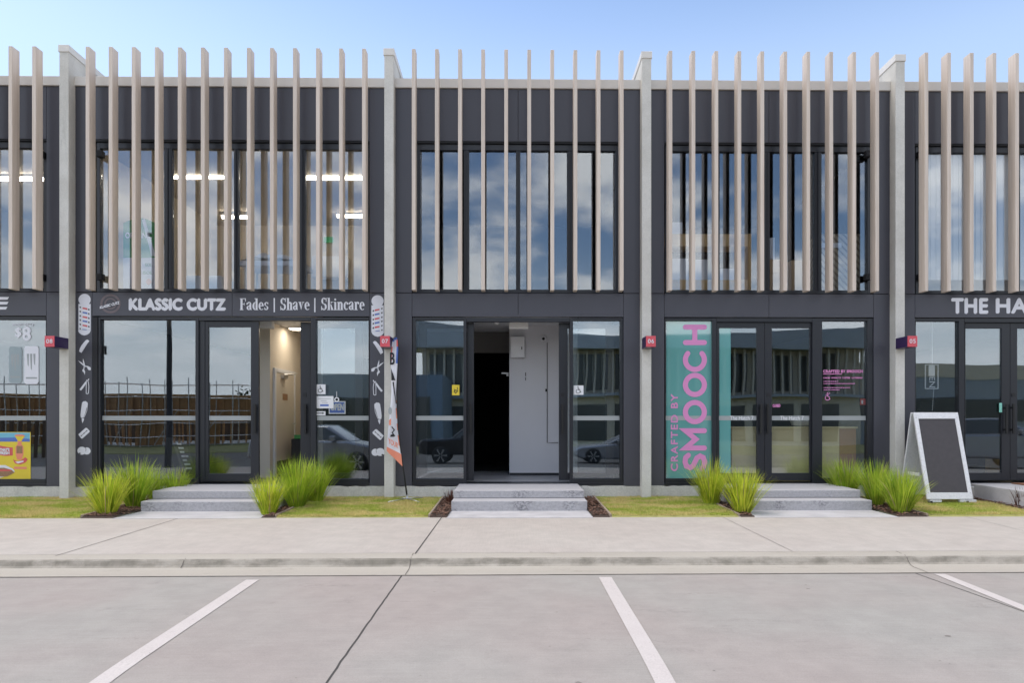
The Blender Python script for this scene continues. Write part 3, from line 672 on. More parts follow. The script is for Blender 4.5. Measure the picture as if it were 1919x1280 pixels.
# barber stickers down both dark panels
def stickers(fx, dv, where, grp):
    q = lambda zx, zy, oy: (fx(140 + zx / 8), oy + zy / 8 + dv)
    A = lambda *p: [q(x, y, 545) for x, y in p]; B = lambda *p: [q(x, y, 700) for x, y in p]
    E_ = lambda cx, cy, rx, ry, oy: [q(x, y, oy) for x, y in ell(cx, cy, rx, ry, 22)]
    Y = -.003
    mb = MB(); px_poly(mb, E_(148, 132, 92, 88, 545), Y)
    px_poly(mb, A((56, 196), (240, 196), (240, 590), (56, 590)), Y - .0006)
    px_poly(mb, A((48, 592), (242, 592), (225, 630), (190, 658), (146, 670), (100, 658), (66, 630)), Y - .0012)
    for k, yy in enumerate((248, 312, 378, 440, 505)):
        m = 1 if k % 2 == 0 else 2
        px_poly(mb, A((118, yy), (190, yy + 12), (190, yy + 38), (118, yy + 22)), Y - .0018, m)
        px_poly(mb, A((72, yy - 14), (94, yy - 10), (94, yy + 12), (72, yy + 4)), Y - .0018, 3)
        px_poly(mb, A((200, yy + 18), (222, yy + 24), (222, yy + 48), (200, yy + 40)), Y - .0018, 3)
    px_poly(mb, A((115, 572), (180, 580), (180, 588), (115, 584)), Y - .0018, 2); px_poly(mb, A((72, 556), (92, 560), (92, 580), (72, 576)), Y - .0018, 3)
    deco('barber_pole_sticker', mb, [M['vinyl'], M['redink'], M['blue'], M['joint']], f'red, white and blue barber pole sticker on the panel {where}', 'sticker', 'barber pole stickers')
    mb = MB(); px_poly(mb, A((190, 730), (220, 752), (185, 800), (150, 855), (102, 932), (65, 908), (78, 862), (100, 820), (135, 775), (165, 742)), Y)
    for k in range(7): px_poly(mb, [q(212 - k * 17, 766 + k * 25, 545), q(214 - k * 17, 770 + k * 25, 545), q(196 - k * 17, 762 + k * 25, 545)], Y - .001, 1)
    deco('comb_sticker', mb, [M['vinyl'], M['clad']], f'white comb sticker on the panel {where}', 'sticker', 'barber tool stickers')
    mb = MB(); px_poly(mb, A((48, 1046), (100, 1072), (158, 1122), (146, 1138), (96, 1096)), Y); px_poly(mb, A((124, 1014), (138, 1050), (158, 1128), (138, 1132), (122, 1060)), Y - .0005)
    px_poly(mb, A((150, 1122), (196, 1128), (240, 1150), (242, 1190), (212, 1192), (192, 1170), (188, 1146), (152, 1138)), Y - .001)
    px_poly(mb, A((136, 1136), (150, 1140), (142, 1180), (158, 1212), (150, 1262), (138, 1226), (114, 1206), (116, 1182), (130, 1172)), Y - .0015)
    deco('scissors_sticker', mb, [M['vinyl']], f'white scissors sticker on the panel {where}', 'sticker', 'barber tool stickers')
    mb = MB(); px_poly(mb, B((70, 240), (94, 258), (130, 215), (168, 158), (178, 122), (160, 122), (128, 165)), Y)
    px_strip(mb, B((176, 98), (172, 190), (172, 300), (190, 306), (206, 296), (213, 190), (204, 130), (184, 96)), 1.2, Y - .0005)
    px_poly(mb, B((190, 110), (208, 76), (218, 82), (212, 100), (196, 116)), Y - .001)
    deco('razor_sticker', mb, [M['vinyl']], f'white open razor sticker on the panel {where}', 'sticker', 'barber tool stickers')
    mb = MB(); px_poly(mb, B((110, 440), (128, 420), (165, 415), (196, 440), (196, 482), (176, 520), (160, 590), (132, 668), (92, 664), (86, 620), (92, 560)), Y)
    px_strip(mb, B((190, 495), (182, 560), (142, 660)), .9, Y - .0005); px_poly(mb, B((104, 672), (140, 676), (140, 692), (118, 746), (108, 720)), Y - .001)
    deco('clipper_sticker', mb, [M['vinyl']], f'white hair clipper sticker on the panel {where}', 'sticker', 'barber tool stickers')
    mb = MB(); px_poly(mb, B((54, 915), (70, 900), (160, 818), (182, 818), (224, 862), (222, 880), (118, 976), (98, 978)), Y)
    px_strip(mb, B((94, 942), (140, 896), (186, 858)), .9, Y - .001, 1)
    for c in ((98, 938), (140, 898), (182, 860)): px_poly(mb, E_(c[0], c[1], 9, 9, 700), Y - .0016, 1)
    deco('blade_sticker', mb, [M['vinyl'], M['clad']], f'white razor blade sticker on the panel {where}', 'sticker', 'barber tool stickers')
    mb = MB(); px_poly(mb, E_(108, 1160, 68, 60, 700), Y); px_poly(mb, E_(182, 1164, 56, 54, 700), Y - .0006)
    px_strip(mb, B((150, 1105), (170, 1130), (165, 1170)), .7, Y - .0012, 1); px_poly(mb, E_(76, 1200, 14, 10, 700), Y - .0012, 1)
    deco('brush_sticker', mb, [M['vinyl'], M['joint']], f'white round brush sticker on the panel {where}', 'sticker', 'barber tool stickers')
stickers(lambda u: u, 0, 'beside the 08 pier', '')
stickers(lambda u: 866 - u, 2.5, 'beside the 07 pier', '')

# bakery window lettering, rounded strokes
def cap_ends(pts, w_, n=8):
    out = []
    for (a, b) in ((pts[0], pts[1]), (pts[-1], pts[-2])):
        an = math.degrees(math.atan2(a[1] - b[1], a[0] - b[0])); out.append([(a[0] + w_ / 2 * math.cos(R(an - 90 + 180 * i / n)), a[1] + w_ / 2 * math.sin(R(an - 90 + 180 * i / n))) for i in range(n + 1)])
    return out
YW = YG - .0082
mb = MB(); wst = 9.5; layer = [0]
def stroke(pts, closed=False, w_=wst, ends=True):
    layer[0] += 1; Y = YW - .0004 * layer[0]
    px_strip(mb, pts, w_, Y, 0, closed)
    if not closed and ends:
        for c in cap_ends(pts, w_): px_poly(mb, c, Y - .0001)
UL, UR = 1284.5, 1320                       # the word reads upwards: top of the letters at UL
stroke([(UL, 613), (UR, 613)]); stroke([(UL, 642), (UR, 642)]); stroke([(1302, 615), (1302, 640)], ends=False)
def el2(cv, a0, a1, n=30): return [(1302.2 + 17.8 * math.cos(R(a)), cv + 18 * math.sin(R(a))) for a in [a0 + (a1 - a0) * i / n for i in range(n + 1)]]
stroke(el2(672.5, -128 + 0, -412 + 0)[::1] if False else el2(674.5, -42, 222))
stroke(el2(721.5, 0, 351, 26), True); stroke(el2(772.5, 0, 351, 26), True)
stroke([(UR, 807.5), (UL, 807.5), (1304, 823.5), (UL, 840), (UR, 840)])
s_pts = [(1288.5 + 1.5, 853 + .5), (1285, 858), (1283.8, 866), (1286.5, 874), (1293, 877), (1299, 873.5), (1302.5, 866), (1306, 858.5), (1312, 855), (1318, 858), (1320.8, 866), (1319, 874), (1315.5, 879)]
stroke(s_pts)
deco('window_lettering', mb, M['pink'], 'tall pink rounded capitals running up the teal glass', 'lettering')
mb = MB(); x0, x1 = X(1257.5, YW), X(1270, YW); add_text(mb, 'CRAFTED BY', x0, x1, Z(883, x0, YW), Z(739, x0, YW), YW, bold=.0045, spacing=1.22, rot=True)
deco('window_lettering', mb, M['pink'], 'thin small pink capitals running up the outer edge of teal glass', 'lettering')
t = thing('window_lettering', 'small block of pink text lines on the bakery side window', 'lettering', (X(1580, YW), YW, Z(732, X(1580), YW)))
for tx, u, v0, v1, bo in (('CRAFTED BY SMOOCH', 1616.5, 693.5, 698.5, .004), ('BOUTIQUE BAKERY', 1578, 700, 702.3, .002), ('CAKES  DONUTS  COFFEE  CATERING', 1616, 706.8, 709.6, .002)):
    mb = MB(); px_text(mb, tx, 1543, u, v0, v1, YW, bold=bo, spacing=1.1); mb.build('text_line', M['pink'], t, normals=False)
for k, (v, u) in enumerate(((714, 1571), (718.3, 1602), (726, 1594), (730, 1574))):
    xs = 1543.5; mb = MB()
    while xs < u:
        l = random.uniform(1.2, 3.4); px_poly(mb, [(xs, v), (min(xs + l, u), v), (min(xs + l, u), v + 1.5), (xs, v + 1.5)], YW); xs += l + .9
    mb.build('text_line', M['pink'], t, normals=False)
def wheelchair(mb, c, s, Y, mi, active=False):
    cu, cv = c; f = lambda *p: [(cu + x * s, cv + y * s) for x, y in p]
    px_poly(mb, [(cu + x * s, cv + y * s) for x, y in ell(-.06, -.86, .13, .13, 14)], Y, mi)
    px_strip(mb, f((-.05, -.70), (-.02, -.12), (.38, -.12), (.58, .52), (.78, .46)) if not active else f((.15, -.65), (-.05, -.1), (.35, .05), (.45, .6), (.6, .55)), .17 * s, Y - .0004, mi)
    px_strip(mb, f((-.03, -.42), (.32, -.42)) if not active else f((-.45, -.45), (.1, -.55), (.55, -.85)), .13 * s, Y - .0008, mi)
    px_strip(mb, f(*[(-.02 + .52 * math.cos(R(a)), .30 + .52 * math.sin(R(a))) for a in range(-125, 60, 12)][::-1]) if False else f(*[(-.05 + .50 * math.cos(R(a)), .30 + .50 * math.sin(R(a))) for a in range(10, 255, 14)]), .14 * s, Y - .0012, mi)
mb = MB(); wheelchair(mb, (1551, 743.5), 8.2, YW, 0, True); deco('wheelchair_sticker', mb, M['pink'], 'pink wheelchair symbol below the pink text on the bakery window', 'sticker')
mb = MB(); px_poly(mb, [(1612, 747.5), (1624.5, 747.5), (1624.5, 759), (1612, 759)], YG + .006, 0); px_poly(mb, [(1614, 750), (1617.5, 750), (1617.5, 757), (1614, 757)], YG + .0055, 1)
deco('red_sticker', mb, [M['redink'], M['vinyl']], 'small dark red sticker at the edge of the bakery side window', 'sticker')
mb = MB(); px_text(mb, 'CLOSED', 1448, 1462, 758, 763, .074, bold=.003); deco('closed_sticker', mb, M['pink'], 'tiny pink word on the bakery door glass near the handles', 'sticker')
for (u, lab) in ((1368, 'faint white writing on the safety strip of the bakery door with teal behind'), (1462, 'faint white writing on the safety strip of the bakery door with the tiny pink word')):
    mb = MB(); px_text(mb, 'The Hatch 7', u, u + 44, 779.8, 787.5, .0745, bold=.001); deco('door_lettering', mb, M['white'], lab, 'lettering', 'writing on the bakery doors')
# access stickers
def access(u0, u1, v0, v1, lab):
    mb = MB(); px_poly(mb, [(u0, v0), (u1, v0), (u1, v1), (u0, v1)], YW, 0); wheelchair(mb, ((u0 + u1) / 2 - .6, (v0 + v1) / 2 + .2), 7.2, YW - .001, 1)
    deco('wheelchair_sticker', mb, [M['white'], M['black']], lab, 'sticker')
access(591.8, 610, 720.5, 739, 'white wheelchair sticker on the barber window above a white notice')
access(1075, 1093.5, 722.5, 740, 'white wheelchair sticker on the window of the vacant shop')
mb = MB(); px_poly(mb, [(847, 721.5), (861, 721.5), (861, 741), (847, 741)], YW, 0); px_strip(mb, [(851, 734), (854, 737), (857.5, 733), (854, 731)], 1.6, YW - .001, 1, True); px_strip(mb, [(851, 729), (852, 732)], 1.2, YW - .001, 1); px_strip(mb, [(857, 726), (857.5, 731)], 1.2, YW - .001, 1)
deco('yellow_sticker', mb, [M['yellow'], M['black']], 'yellow warning sticker on the window beside the open doorway', 'sticker')
mb = MB(); px_poly(mb, [(592, 742.5), (625, 742.5), (625, 765.5), (592, 765.5)], YW, 0)
for v, a, b in ((747, 596, 620), (751, 601, 612), (754.5, 603, 614)): px_poly(mb, [(a, v), (b, v), (b, v + .8), (a, v + .8)], YW - .001, 2)
px_poly(mb, [(600, 758), (616, 758), (616, 761.5), (600, 761.5)], YW - .001, 1)
deco('paper_notice', mb, [M['white'], M['blue'], M['film']], 'white paper notice with a blue bar on the barber window', 'notice')
mb = MB(); px_poly(mb, [(616, 752), (647.5, 752), (647.5, 776), (616, 776)], YW + .006, 0); px_poly(mb, [(618, 754), (645.5, 754), (645.5, 774), (618, 774)], YW + .0055, 1); px_text(mb, 'OPEN', 620, 644, 757, 769, YW + .005, bold=.006, mi=2)
deco('open_sign', mb, [M['white'], M['blue'], M['film']], 'blue and white OPEN sign partly behind the white notice', 'sign')
mb = MB(); px_poly(mb, ell(631, 749, 4.6, 4.6), YW - .001, 0); px_poly(mb, ell(631, 749, 2.6, 2.6), YW - .002, 1); px_strip(mb, [(631, 734), (631, 744)], .9, YW - .001, 0)
deco('suction_hook', mb, [M['white'], M['black']], 'round white suction hook above the blue sign', 'hook')
mb = MB(); px_poly(mb, [(592, 771), (610, 771), (610, 778.5), (592, 778.5)], YW, 0); px_strip(mb, [(593, 774.5), (606, 774.5)], 1.6, YW - .001, 1); px_poly(mb, [(604, 772.5), (608, 774.5), (604, 776.5)], YW - .0015, 1)
deco('arrow_sticker', mb, [M['white'], M['black']], 'white sticker with a black arrow under the paper notice', 'sticker')
# the cropped shop's glass
mb = MB(); px_text(mb, '$', 29, 39.5, 614, 633, YW, bold=.008); px_text(mb, '8', 43, 57, 613, 638, YW, bold=.010); px_text(mb, 'NOW ONLY', 24, 64, 606.5, 611, YW, bold=.002)
deco('price_lettering', mb, M['vinyl'], 'pale 8 dollar price on the glass of the cropped shop', 'lettering')
def can(u0, u1, v0, v1, m, lab, dy):
    mb = MB(); Y = YW + dy
    px_poly(mb, [(u0 + 2, v0), (u1 - 2, v0), (u1, v0 + 4), (u1, v1 - 4), (u1 - 3, v1), (u0 + 3, v1), (u0, v1 - 4), (u0, v0 + 4)], Y, 0)
    for k, l in ((.26, 24), (.48, 31), (.70, 22)):
        uu = u0 + (u1 - u0) * k; px_poly(mb, [(uu - 2.2, v0 + 14), (uu + 2, v0 + 14), (uu + 1.2, v0 + 14 + l), (uu - .8, v0 + 14 + l - 3)], Y - .001, 1)
    px_poly(mb, [(u0 + 3, v1 - 13), (u1 - 3, v1 - 13), (u1 - 3, v1 - 10), (u0 + 3, v1 - 10)], Y - .001, 1)
    deco('can_picture', mb, [m, M['vinyl'] if m == M['film'] else M['film']], lab, 'window picture')
FG = mat('grey_window_print', (.30, .36, .38), .6)
can(16.5, 41, 650, 718, FG, 'grey printed drink can with claw marks on the cropped shop glass', 0); can(45.5, 72.5, 649, 720, M['vinyl'], 'white printed drink can beside the grey one on glass', 0)
mb = MB(); YP = YG - .0065
def pp(pts, k, mi): px_poly(mb, pts, YP - .0006 * k, mi)
pp([(-60, 810), (57.5, 810), (57.5, 898), (-60, 898)], 0, 0)
pp([(-60, 811), (56, 811), (56, 828), (20, 828), (-60, 826)], 1, 1); pp([(-60, 822), (30, 820), (56, 823), (56, 828), (-60, 828)], 2, 6)
pp([(-60, 834), (0, 835.5), (14, 838), (24, 839), (24, 854), (10, 855), (0, 853.5), (-60, 853)], 2, 2)
px_text(mb, "THAT'S", 0, 17.5, 840.5, 846, YP - .003, bold=.004, mi=3); px_text(mb, 'FRESH', 0, 17.5, 847, 852, YP - .003, bold=.004, mi=3)
pp([(27, 816), (31, 814.5), (42, 814.5), (47, 817), (41, 826), (40, 832), (44, 838), (44, 851), (41, 862), (32, 862), (29, 851), (29, 838), (33, 832), (33, 826)], 3, 5)
pp([(28, 818), (46, 818), (40, 827), (34, 827)], 4, 0); pp([(31, 836), (42, 836), (42, 850), (31, 850)], 4, 4)
pp([(24, 861), (32, 865), (40, 863), (47, 857), (52, 861), (48, 867), (38, 871), (28, 869)], 5, 2); pp([(28, 866), (44, 863.5), (44, 866), (34, 869)], 6, 3)
pp([(26, 875), (50, 875), (50, 879.5), (26, 879.5)], 4, 5); pp([(-60, 872), (10, 872), (24, 879), (28, 884), (12, 892), (0, 896), (-60, 896)], 5, 3); pp([(-60, 878), (8, 877), (22, 881), (27, 886), (14, 893), (-60, 897)], 6, 4); pp([(-60, 880), (18, 880), (22, 883), (-60, 885)], 7, 2)
deco('food_poster', mb, [M['yellow'], M['skyink'], M['redink'], M['vinyl'], M['brown'], M['orange'], M['blue']], 'bright yellow food poster with a red banner inside the cropped shop window', 'poster')
# neon-style sign with the upright word in the shop behind the board
mb = MB(); Y = YG + .10
x0, x1 = X(1734, Y), X(1759, Y); z0, z1 = Z(729, x0, Y), Z(683, x0, Y)
for a in ((x0, x1, z0, z0 + .012), (x0, x1, z1 - .012, z1)): mb.box(a[0], a[1], Y, Y + .02, a[2], a[3])
for a in ((x0, x0 + .012), (x1 - .012, x1)): mb.box(a[0], a[1], Y, Y + .02, z0 + .012, z1 - .012)
mb.box(X(1741, Y), X(1752, Y), Y, Y + .02, Z(705, x0, Y), Z(685, x0, Y)); mb.tube([(X(1747, Y), Y, z1), (X(1747, Y), Y, Z_HEAD)], .003); mb.tube([(X(1750, Y), Y, z0), (X(1747, Y), Y, Z(770, x0, Y))], .003)
v, f = text_geo('EN'); ax, bx = min(p[0] for p in v), max(p[0] for p in v); ay, by = min(p[1] for p in v), max(p[1] for p in v)
xa, xb, za, zb = X(1741.5, Y), X(1752, Y), Z(726, x0, Y), Z(706.5, x0, Y)
mb.add([(xa + (p[1] - ay) / (by - ay) * (xb - xa), Y - .002, zb - (p[0] - ax) / (bx - ax) * (zb - za)) for p in v], f)
deco('hanging_sign', mb, M['white'], 'white outlined sign hanging upright behind the glass above the sandwich board', 'sign')
mb = MB(); mb.box(X(1872, .055), X(1877.5, .055), .045, .058, zf(773), zf(755)); mb.build('door_hanger', mat('mint_plastic', (.25, .62, .50), .5), bevel=.006, **T('mint green tag stuck beside the door handle behind the sandwich board', 'tag'))
# number boxes on the piers
for (u0, u1, num, i, lab) in ((85, 102, '08', 1, 'red number box reading 08 with dark purple sides'), (714.5, 732.5, '07', 2, 'red number box reading 07 above the feather flag'), (1208.5, 1226.5, '06', 3, 'red number box reading 06 on the slim pier'), (1699, 1716, '05', 4, 'red number box reading 05 above the sandwich board')):
    a, b = pier_x[i]; y0, y1 = PIERY - .34, PIERY; xm = (a + b) / 2
    z0, z1 = Z(650, xm, y0), Z(629.5, xm, y0)
    t = thing('number_sign', lab, 'sign', (xm, y1, z0), 'number boxes on the piers')
    MB().box(a, b, y0 + .012, y1, z0, z1).build('box', M['purple'], t, bevel=.003)
    MB().box(a, b, y0, y0 + .012, z0, z1).build('number_face', M['red'], t, bevel=.002)
    mb = MB(); add_text(mb, num, xm - .047, xm + .047, z0 + .056, z1 - .050, y0 - .001, bold=.0012, spacing=1.1); mb.build('number', M['vinyl'], t, normals=False)

# ================================================================== STEPS, BEDS, LAWNS
Z1 = .135
def steps(xl, xr, lab):
    t = thing('entry_steps', lab, 'steps', ((xl + xr) / 2, -.7, 0), 'concrete entry steps')
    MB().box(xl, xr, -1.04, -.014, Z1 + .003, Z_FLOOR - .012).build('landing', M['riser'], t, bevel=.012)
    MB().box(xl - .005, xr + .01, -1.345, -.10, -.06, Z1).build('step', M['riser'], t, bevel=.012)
    return t
ST = {8: (-5.27, -3.36), 7: (-.865, 1.065), 6: (3.27, 5.17)}
steps(*ST[8], 'two wide concrete steps up to the barber shop between lime green grass clumps')
steps(*ST[7], 'two concrete steps below the open doorway of the vacant shop')
steps(*ST[6], 'two concrete steps below the closed bakery doors')
t = thing('entry_landing', 'single high concrete landing beside the sandwich board', 'steps', (9.0, -.6, 0))
MB().box(7.48, 10.44, -1.55, -.014, -.05, Z_FLOOR - .012).build('landing', M['step'], t, bevel=.012)
MB().box(8.1, 9.6, -.75, -.12, Z_FLOOR - .010, Z_FLOOR + .006).build('door_mat', M['coir'], **T('reddish brown coir mat on the landing in front of the glass doors', 'mat'))
for k, (a, b) in ST.items():                # path between the steps and the footpath
    mb = MB(); mb.box(a - .01, b + .015, -2.02, -1.30, -.12, -.008); mb.build('path', M['step'], kind='structure')
def zl(y): return .002 + .036 * min(1, max(0, (y + 1.93) / 1.9))
edges = []
def bed(x0, x1, name='garden_bed'):
    mb = MB(); mb.add([(x0, -2.04, -.04), (x1, -2.04, -.04), (x1, -1.93, .0), (x0, -1.93, .0), (x1, -.01, .03), (x0, -.01, .03)], [(0, 1, 2, 3), (3, 2, 4, 5)]); mb.build(name, M['mulch'], kind='structure')
    cb = MB(); rs = random.Random(int(x0 * 100)); n = int(1500 * abs(x1 - x0))
    for _ in range(n):
        x, y = rs.uniform(x0 + .01, x1 - .01), rs.uniform(-1.91, -.03); a = rs.uniform(0, 3.14); l, h = rs.uniform(.015, .045), rs.uniform(.005, .014)
        z = zl(y) + rs.uniform(.0, .022); dx, dy = math.cos(a) * l, math.sin(a) * l; tz = rs.uniform(-.012, .012)
        cb.face([(x - dx, y - dy, z - tz), (x - dy * .3, y + dx * .3, z + h), (x + dx, y + dy, z + tz), (x + dy * .3, y - dx * .3, z + h * .4)])
    cb.build('bark_mulch', M['chip'], kind='stuff', normals=False, label='brown bark mulch lying in the bed beside the steps')
def edging(x, lab):
    mb = MB(); mb.hexa([(x - .014, -1.93, -.05), (x + .014, -1.93, -.05), (x + .014, -1.93, .028), (x - .014, -1.93, .028)], [(x - .014, -.02, -.02), (x + .014, -.02, -.02), (x + .014, -.02, .062), (x - .014, -.02, .062)])
    mb.build('timber_edging', M['edge'], bevel=.003, **T(lab, 'edging', 'timber lawn edgings'))
EDG = [(-5.74, 'timber edging beside the tall lime clumps near the 08 pier'), (-3.16, 'timber edging between lime grass clumps and the lawn with the flag'), (-1.115, 'timber edging between the flag lawn and a narrow bark bed'),
       (1.325, 'timber edging between a narrow bark bed and the lawn around the 06 pier'), (3.06, 'timber edging beside the two yellow green clumps below the teal glass'), (5.62, 'timber edging in front of the sandwich board lawn')]
for x, l in EDG: edging(x, l)
BEDS = [(-5.726, -5.275), (-3.345, -3.174), (-1.101, -.87), (1.08, 1.311), (3.074, 3.265), (5.19, 5.606), (7.25, 7.47)]
for a, b in BEDS: bed(a, b)
LAWNS = [(-14, -5.754), (-3.146, -1.129), (1.339, 3.046), (5.634, 7.25)]
nlab = ['short patchy lawn by the 08 pier', 'short patchy lawn under the feather flag', 'short patchy lawn round the 06 pier', 'short patchy lawn under the sandwich board']
rng = np.random.default_rng(3)
for k, (a, b) in enumerate(LAWNS):
    mb = MB(); mb.add([(a, -2.04, -.04), (b, -2.04, -.04), (b, -1.93, 0), (a, -1.93, 0), (b, -.01, .036), (a, -.01, .036)], [(0, 1, 2, 3), (3, 2, 4, 5)]); mb.build('lawn', M['soil'], kind='structure')
    a2 = max(a, -8.9); n = int(9500 * (b - a2) * 1.92)
    x = rng.uniform(a2, b, n); y = rng.uniform(-1.93 + .006 * x, -.02, n); z = .002 + .036 * np.clip((y + 1.93) / 1.9, 0, 1)
    ang = rng.uniform(0, 2 * np.pi, n); h = rng.uniform(.012, .036, n) * (1 + .5 * np.sin(x * 3.1 + y * 5) * np.sin(x * 1.3 - y * 2.1)); lean = rng.uniform(0, .05, n); wd = rng.uniform(.0025, .005, n)
    la = rng.uniform(0, 2 * np.pi, n)
    v = np.empty((n, 3, 3)); ca, sa = np.cos(ang) * wd, np.sin(ang) * wd
    v[:, 0] = np.stack([x - ca, y - sa, z], 1); v[:, 1] = np.stack([x + ca, y + sa, z], 1); v[:, 2] = np.stack([x + np.cos(la) * lean, y + np.sin(la) * lean, z + h], 1)
    me = bpy.data.meshes.new('grass'); me.vertices.add(3 * n); me.vertices.foreach_set('co', v.ravel()); me.loops.add(3 * n); me.loops.foreach_set('vertex_index', np.arange(3 * n))
    me.polygons.add(n); me.polygons.foreach_set('loop_start', np.arange(0, 3 * n, 3)); me.polygons.foreach_set('loop_total', np.full(n, 3)); me.update(); me.validate()
    me.materials.append(M['lawn']); o = bpy.data.objects.new('grass', me); COL.objects.link(o); o['kind'] = 'stuff'; o['label'] = nlab[k]

# ================================================================== GRASS CLUMPS
def clump(name, x, y, h, r, n, m, lab, cat, grp, seed, wid=.0075, up=.5):
    rs = random.Random(seed); mb = MB(); z0 = zl(y) - .01
    for _ in range(n):
        a = rs.uniform(0, 2 * math.pi); q = rs.random() ** .6; r0 = .13 * r / .4 * math.sqrt(rs.random())
        px_, py_ = x + r0 * math.cos(a), y + r0 * math.sin(a); a += rs.uniform(-.5, .5)
        L_ = h * rs.uniform(.62, 1.05) * (1 - .12 * q); tilt = q * rs.uniform(.4, 1.0) * (1.28 - up * .7); droop = rs.uniform(.2, 1.0) * (.2 + .8 * q)
        ca, sa = math.cos(a), math.sin(a); ww = wid * rs.uniform(.7, 1.25); pts = []; S = 5; hx = hz = 0.
        for i in range(S + 1):
            pts.append((px_ + ca * hx, py_ + sa * hx, z0 + hz)); th = tilt * .75 + droop * (i / S) ** 2.2 * .95
            hx += math.sin(th) * L_ / S; hz += math.cos(th) * L_ / S
        tw = rs.uniform(-.6, .6); sx, sy = -math.sin(a + tw), math.cos(a + tw); vs = []
        for i, p in enumerate(pts[:-1]):
            k = ww * (1 - .75 * (i / S) ** 1.8) / 2; vs += [(p[0] - sx * k, p[1] - sy * k, p[2]), (p[0] + sx * k, p[1] + sy * k, p[2])]
        vs.append(pts[-1]); fs = [(2 * i, 2 * i + 1, 2 * i + 3, 2 * i + 2) for i in range(S - 1)] + [(2 * S - 2, 2 * S - 1, 2 * S)]
        mb.add(vs, fs)
    return mb.build(name, m, normals=False, **T(lab, cat, grp))
GC = 'grass_clump'; GG = 'strappy grass clumps beside the steps'
cl = [(201, -1.62, 0.6, 0.36, 1.0, 'lomandra', 'large yellow green grass clump at the corner of the footpath nearest the 08 pier'),
      (252, -1.05, 0.72, 0.32, 0.8, 'lomandra_dark', 'tall green grass clump against the wide barber steps, behind the yellow one'),
      (290, -0.5, 0.52, 0.24, 0.3, 'lomandra_dark', 'thin half hidden grass clump below the big barber window'),
      (329, -0.28, 0.5, 0.28, 0.5, 'lomandra_dark', 'small grass clump by the barber shop black menu board'),
      (503, -1.66, 0.52, 0.3, 0.9, 'lomandra', 'rounded yellow green clump at the front end of the barber bed'),
      (556, -1.1, 0.72, 0.36, 1.0, 'lomandra_dark', 'big spreading clump below the open barber doorway'),
      (592, -0.5, 0.66, 0.32, 0.7, 'lomandra_dark', 'rear spreading clump below the parked car reflection'),
      (1332, -0.85, 0.68, 0.32, 0.8, 'lomandra', 'lime clump below the pink window lettering'),
      (1391, -1.6, 0.62, 0.36, 1.0, 'lomandra', 'bright lime clump at the footpath below the bakery doors'),
      (1585, -0.36, 0.66, 0.3, 0.8, 'lomandra_dark', 'green clump under the bakery side window, farthest from the footpath'),
      (1642, -0.95, 0.66, 0.3, 0.8, 'lomandra_dark', 'middle green clump between the bakery steps and the sandwich board'),
      (1688, -1.62, 0.6, 0.36, 1.0, 'lomandra_dark', 'dense green clump in front of the white sandwich board')]
for i, (u, y, zt_, r, k, m, lab) in enumerate(cl):
    clump(GC, X(u, y), y, zt_ * 1.16, r * .9, int(640 * k), M[m], lab, 'plant', GG, i + 11, .0095)
x, y = G(845, 943, .02); clump('flax_plant', x, y - .0, .24, .2, 42, M['flax'], 'small bronze flax in the bark bed beside the vacant shop steps', 'plant', 'bronze flax plants', 51, .012, .9)
x, y = G(1916, 948, .02); clump('flax_plant', x, y, .34, .3, 60, M['flax'], 'bronze flax in front of the high landing', 'plant', 'bronze flax plants', 52, .013, .7)

# ================================================================== FEATHER FLAG
YL = -.40
t = thing('feather_flag', 'white feather banner with blue tip and orange hem on a metal cross base', 'flag', (X(763, YL), YL, .03))
bx, _, bz = P(763, 929, YL); bz = .075
def flag_edges():
    Lp = [(739, 632.5), (735, 640), (733, 652), (732, 668), (732.3, 690), (733.5, 715), (733.5, 740), (731.5, 765), (729, 790), (727, 812), (725.5, 832), (725, 845)]
    Rp = [(744, 632), (746, 640), (747, 652), (746.6, 668), (745.4, 690), (744, 715), (743, 740), (742.5, 765), (744.5, 790), (747, 811), (750.5, 836), (754.5, 874)]
    return Lp, Rp
Lp, Rp = flag_edges(); mb = MB(); C_ = 7; rows = []
for i, (a, b) in enumerate(zip(Lp, Rp)):
    row = []
    for j in range(C_ + 1):
        s_ = j / C_; u = a[0] + (b[0] - a[0]) * s_; v = a[1] + (b[1] - a[1]) * s_
        if i == len(Lp) - 1: v = a[1] + (b[1] - a[1]) * s_ ** .9
        x, _, z = P(u, v, YL); row.append((x, YL + .018 * math.sin(s_ * 5 + i * .5) + .012 * math.sin(i * .9), z))
    rows.append(row)
nR = len(rows)
# finer rows
fr = []
for i in range(nR - 1):
    for k in range(5):
        fr.append([tuple(Vector(rows[i][j]).lerp(Vector(rows[i + 1][j]), k / 5)) for j in range(C_ + 1)])
fr.append(rows[-1]); nR = len(fr)
vs = [p for r_ in fr for p in r_]; q = C_ + 1
fs, ms = [], []
for i in range(nR - 1):
    for j in range(C_):
        f_ = i / (nR - 1); s_ = j / (C_ - 1)
        m = 0
        if f_ < .05 or (s_ < .3 and f_ < .08): m = 1
        elif s_ > .75 and .05 < f_ < .16: m = 2
        elif s_ > .8 and .16 < f_ < .32: m = 1
        elif s_ < .12 and .15 < f_ < .30: m = 4
        elif s_ > .85 and f_ > .58 and int(f_ * 30) % 3: m = 3
        if f_ > .93: m = 3
        fs.append((i * q + j, i * q + j + 1, (i + 1) * q + j + 1, (i + 1) * q + j)); ms.append(m)
mb.v = vs; mb.f = fs; mb.m = ms
mb.build('banner', [M['vinyl'], M['blue'], M['redink'], M['orange'], M['redink']], t, smooth=True, normals=False)
mb = MB(); YT = YL - .045
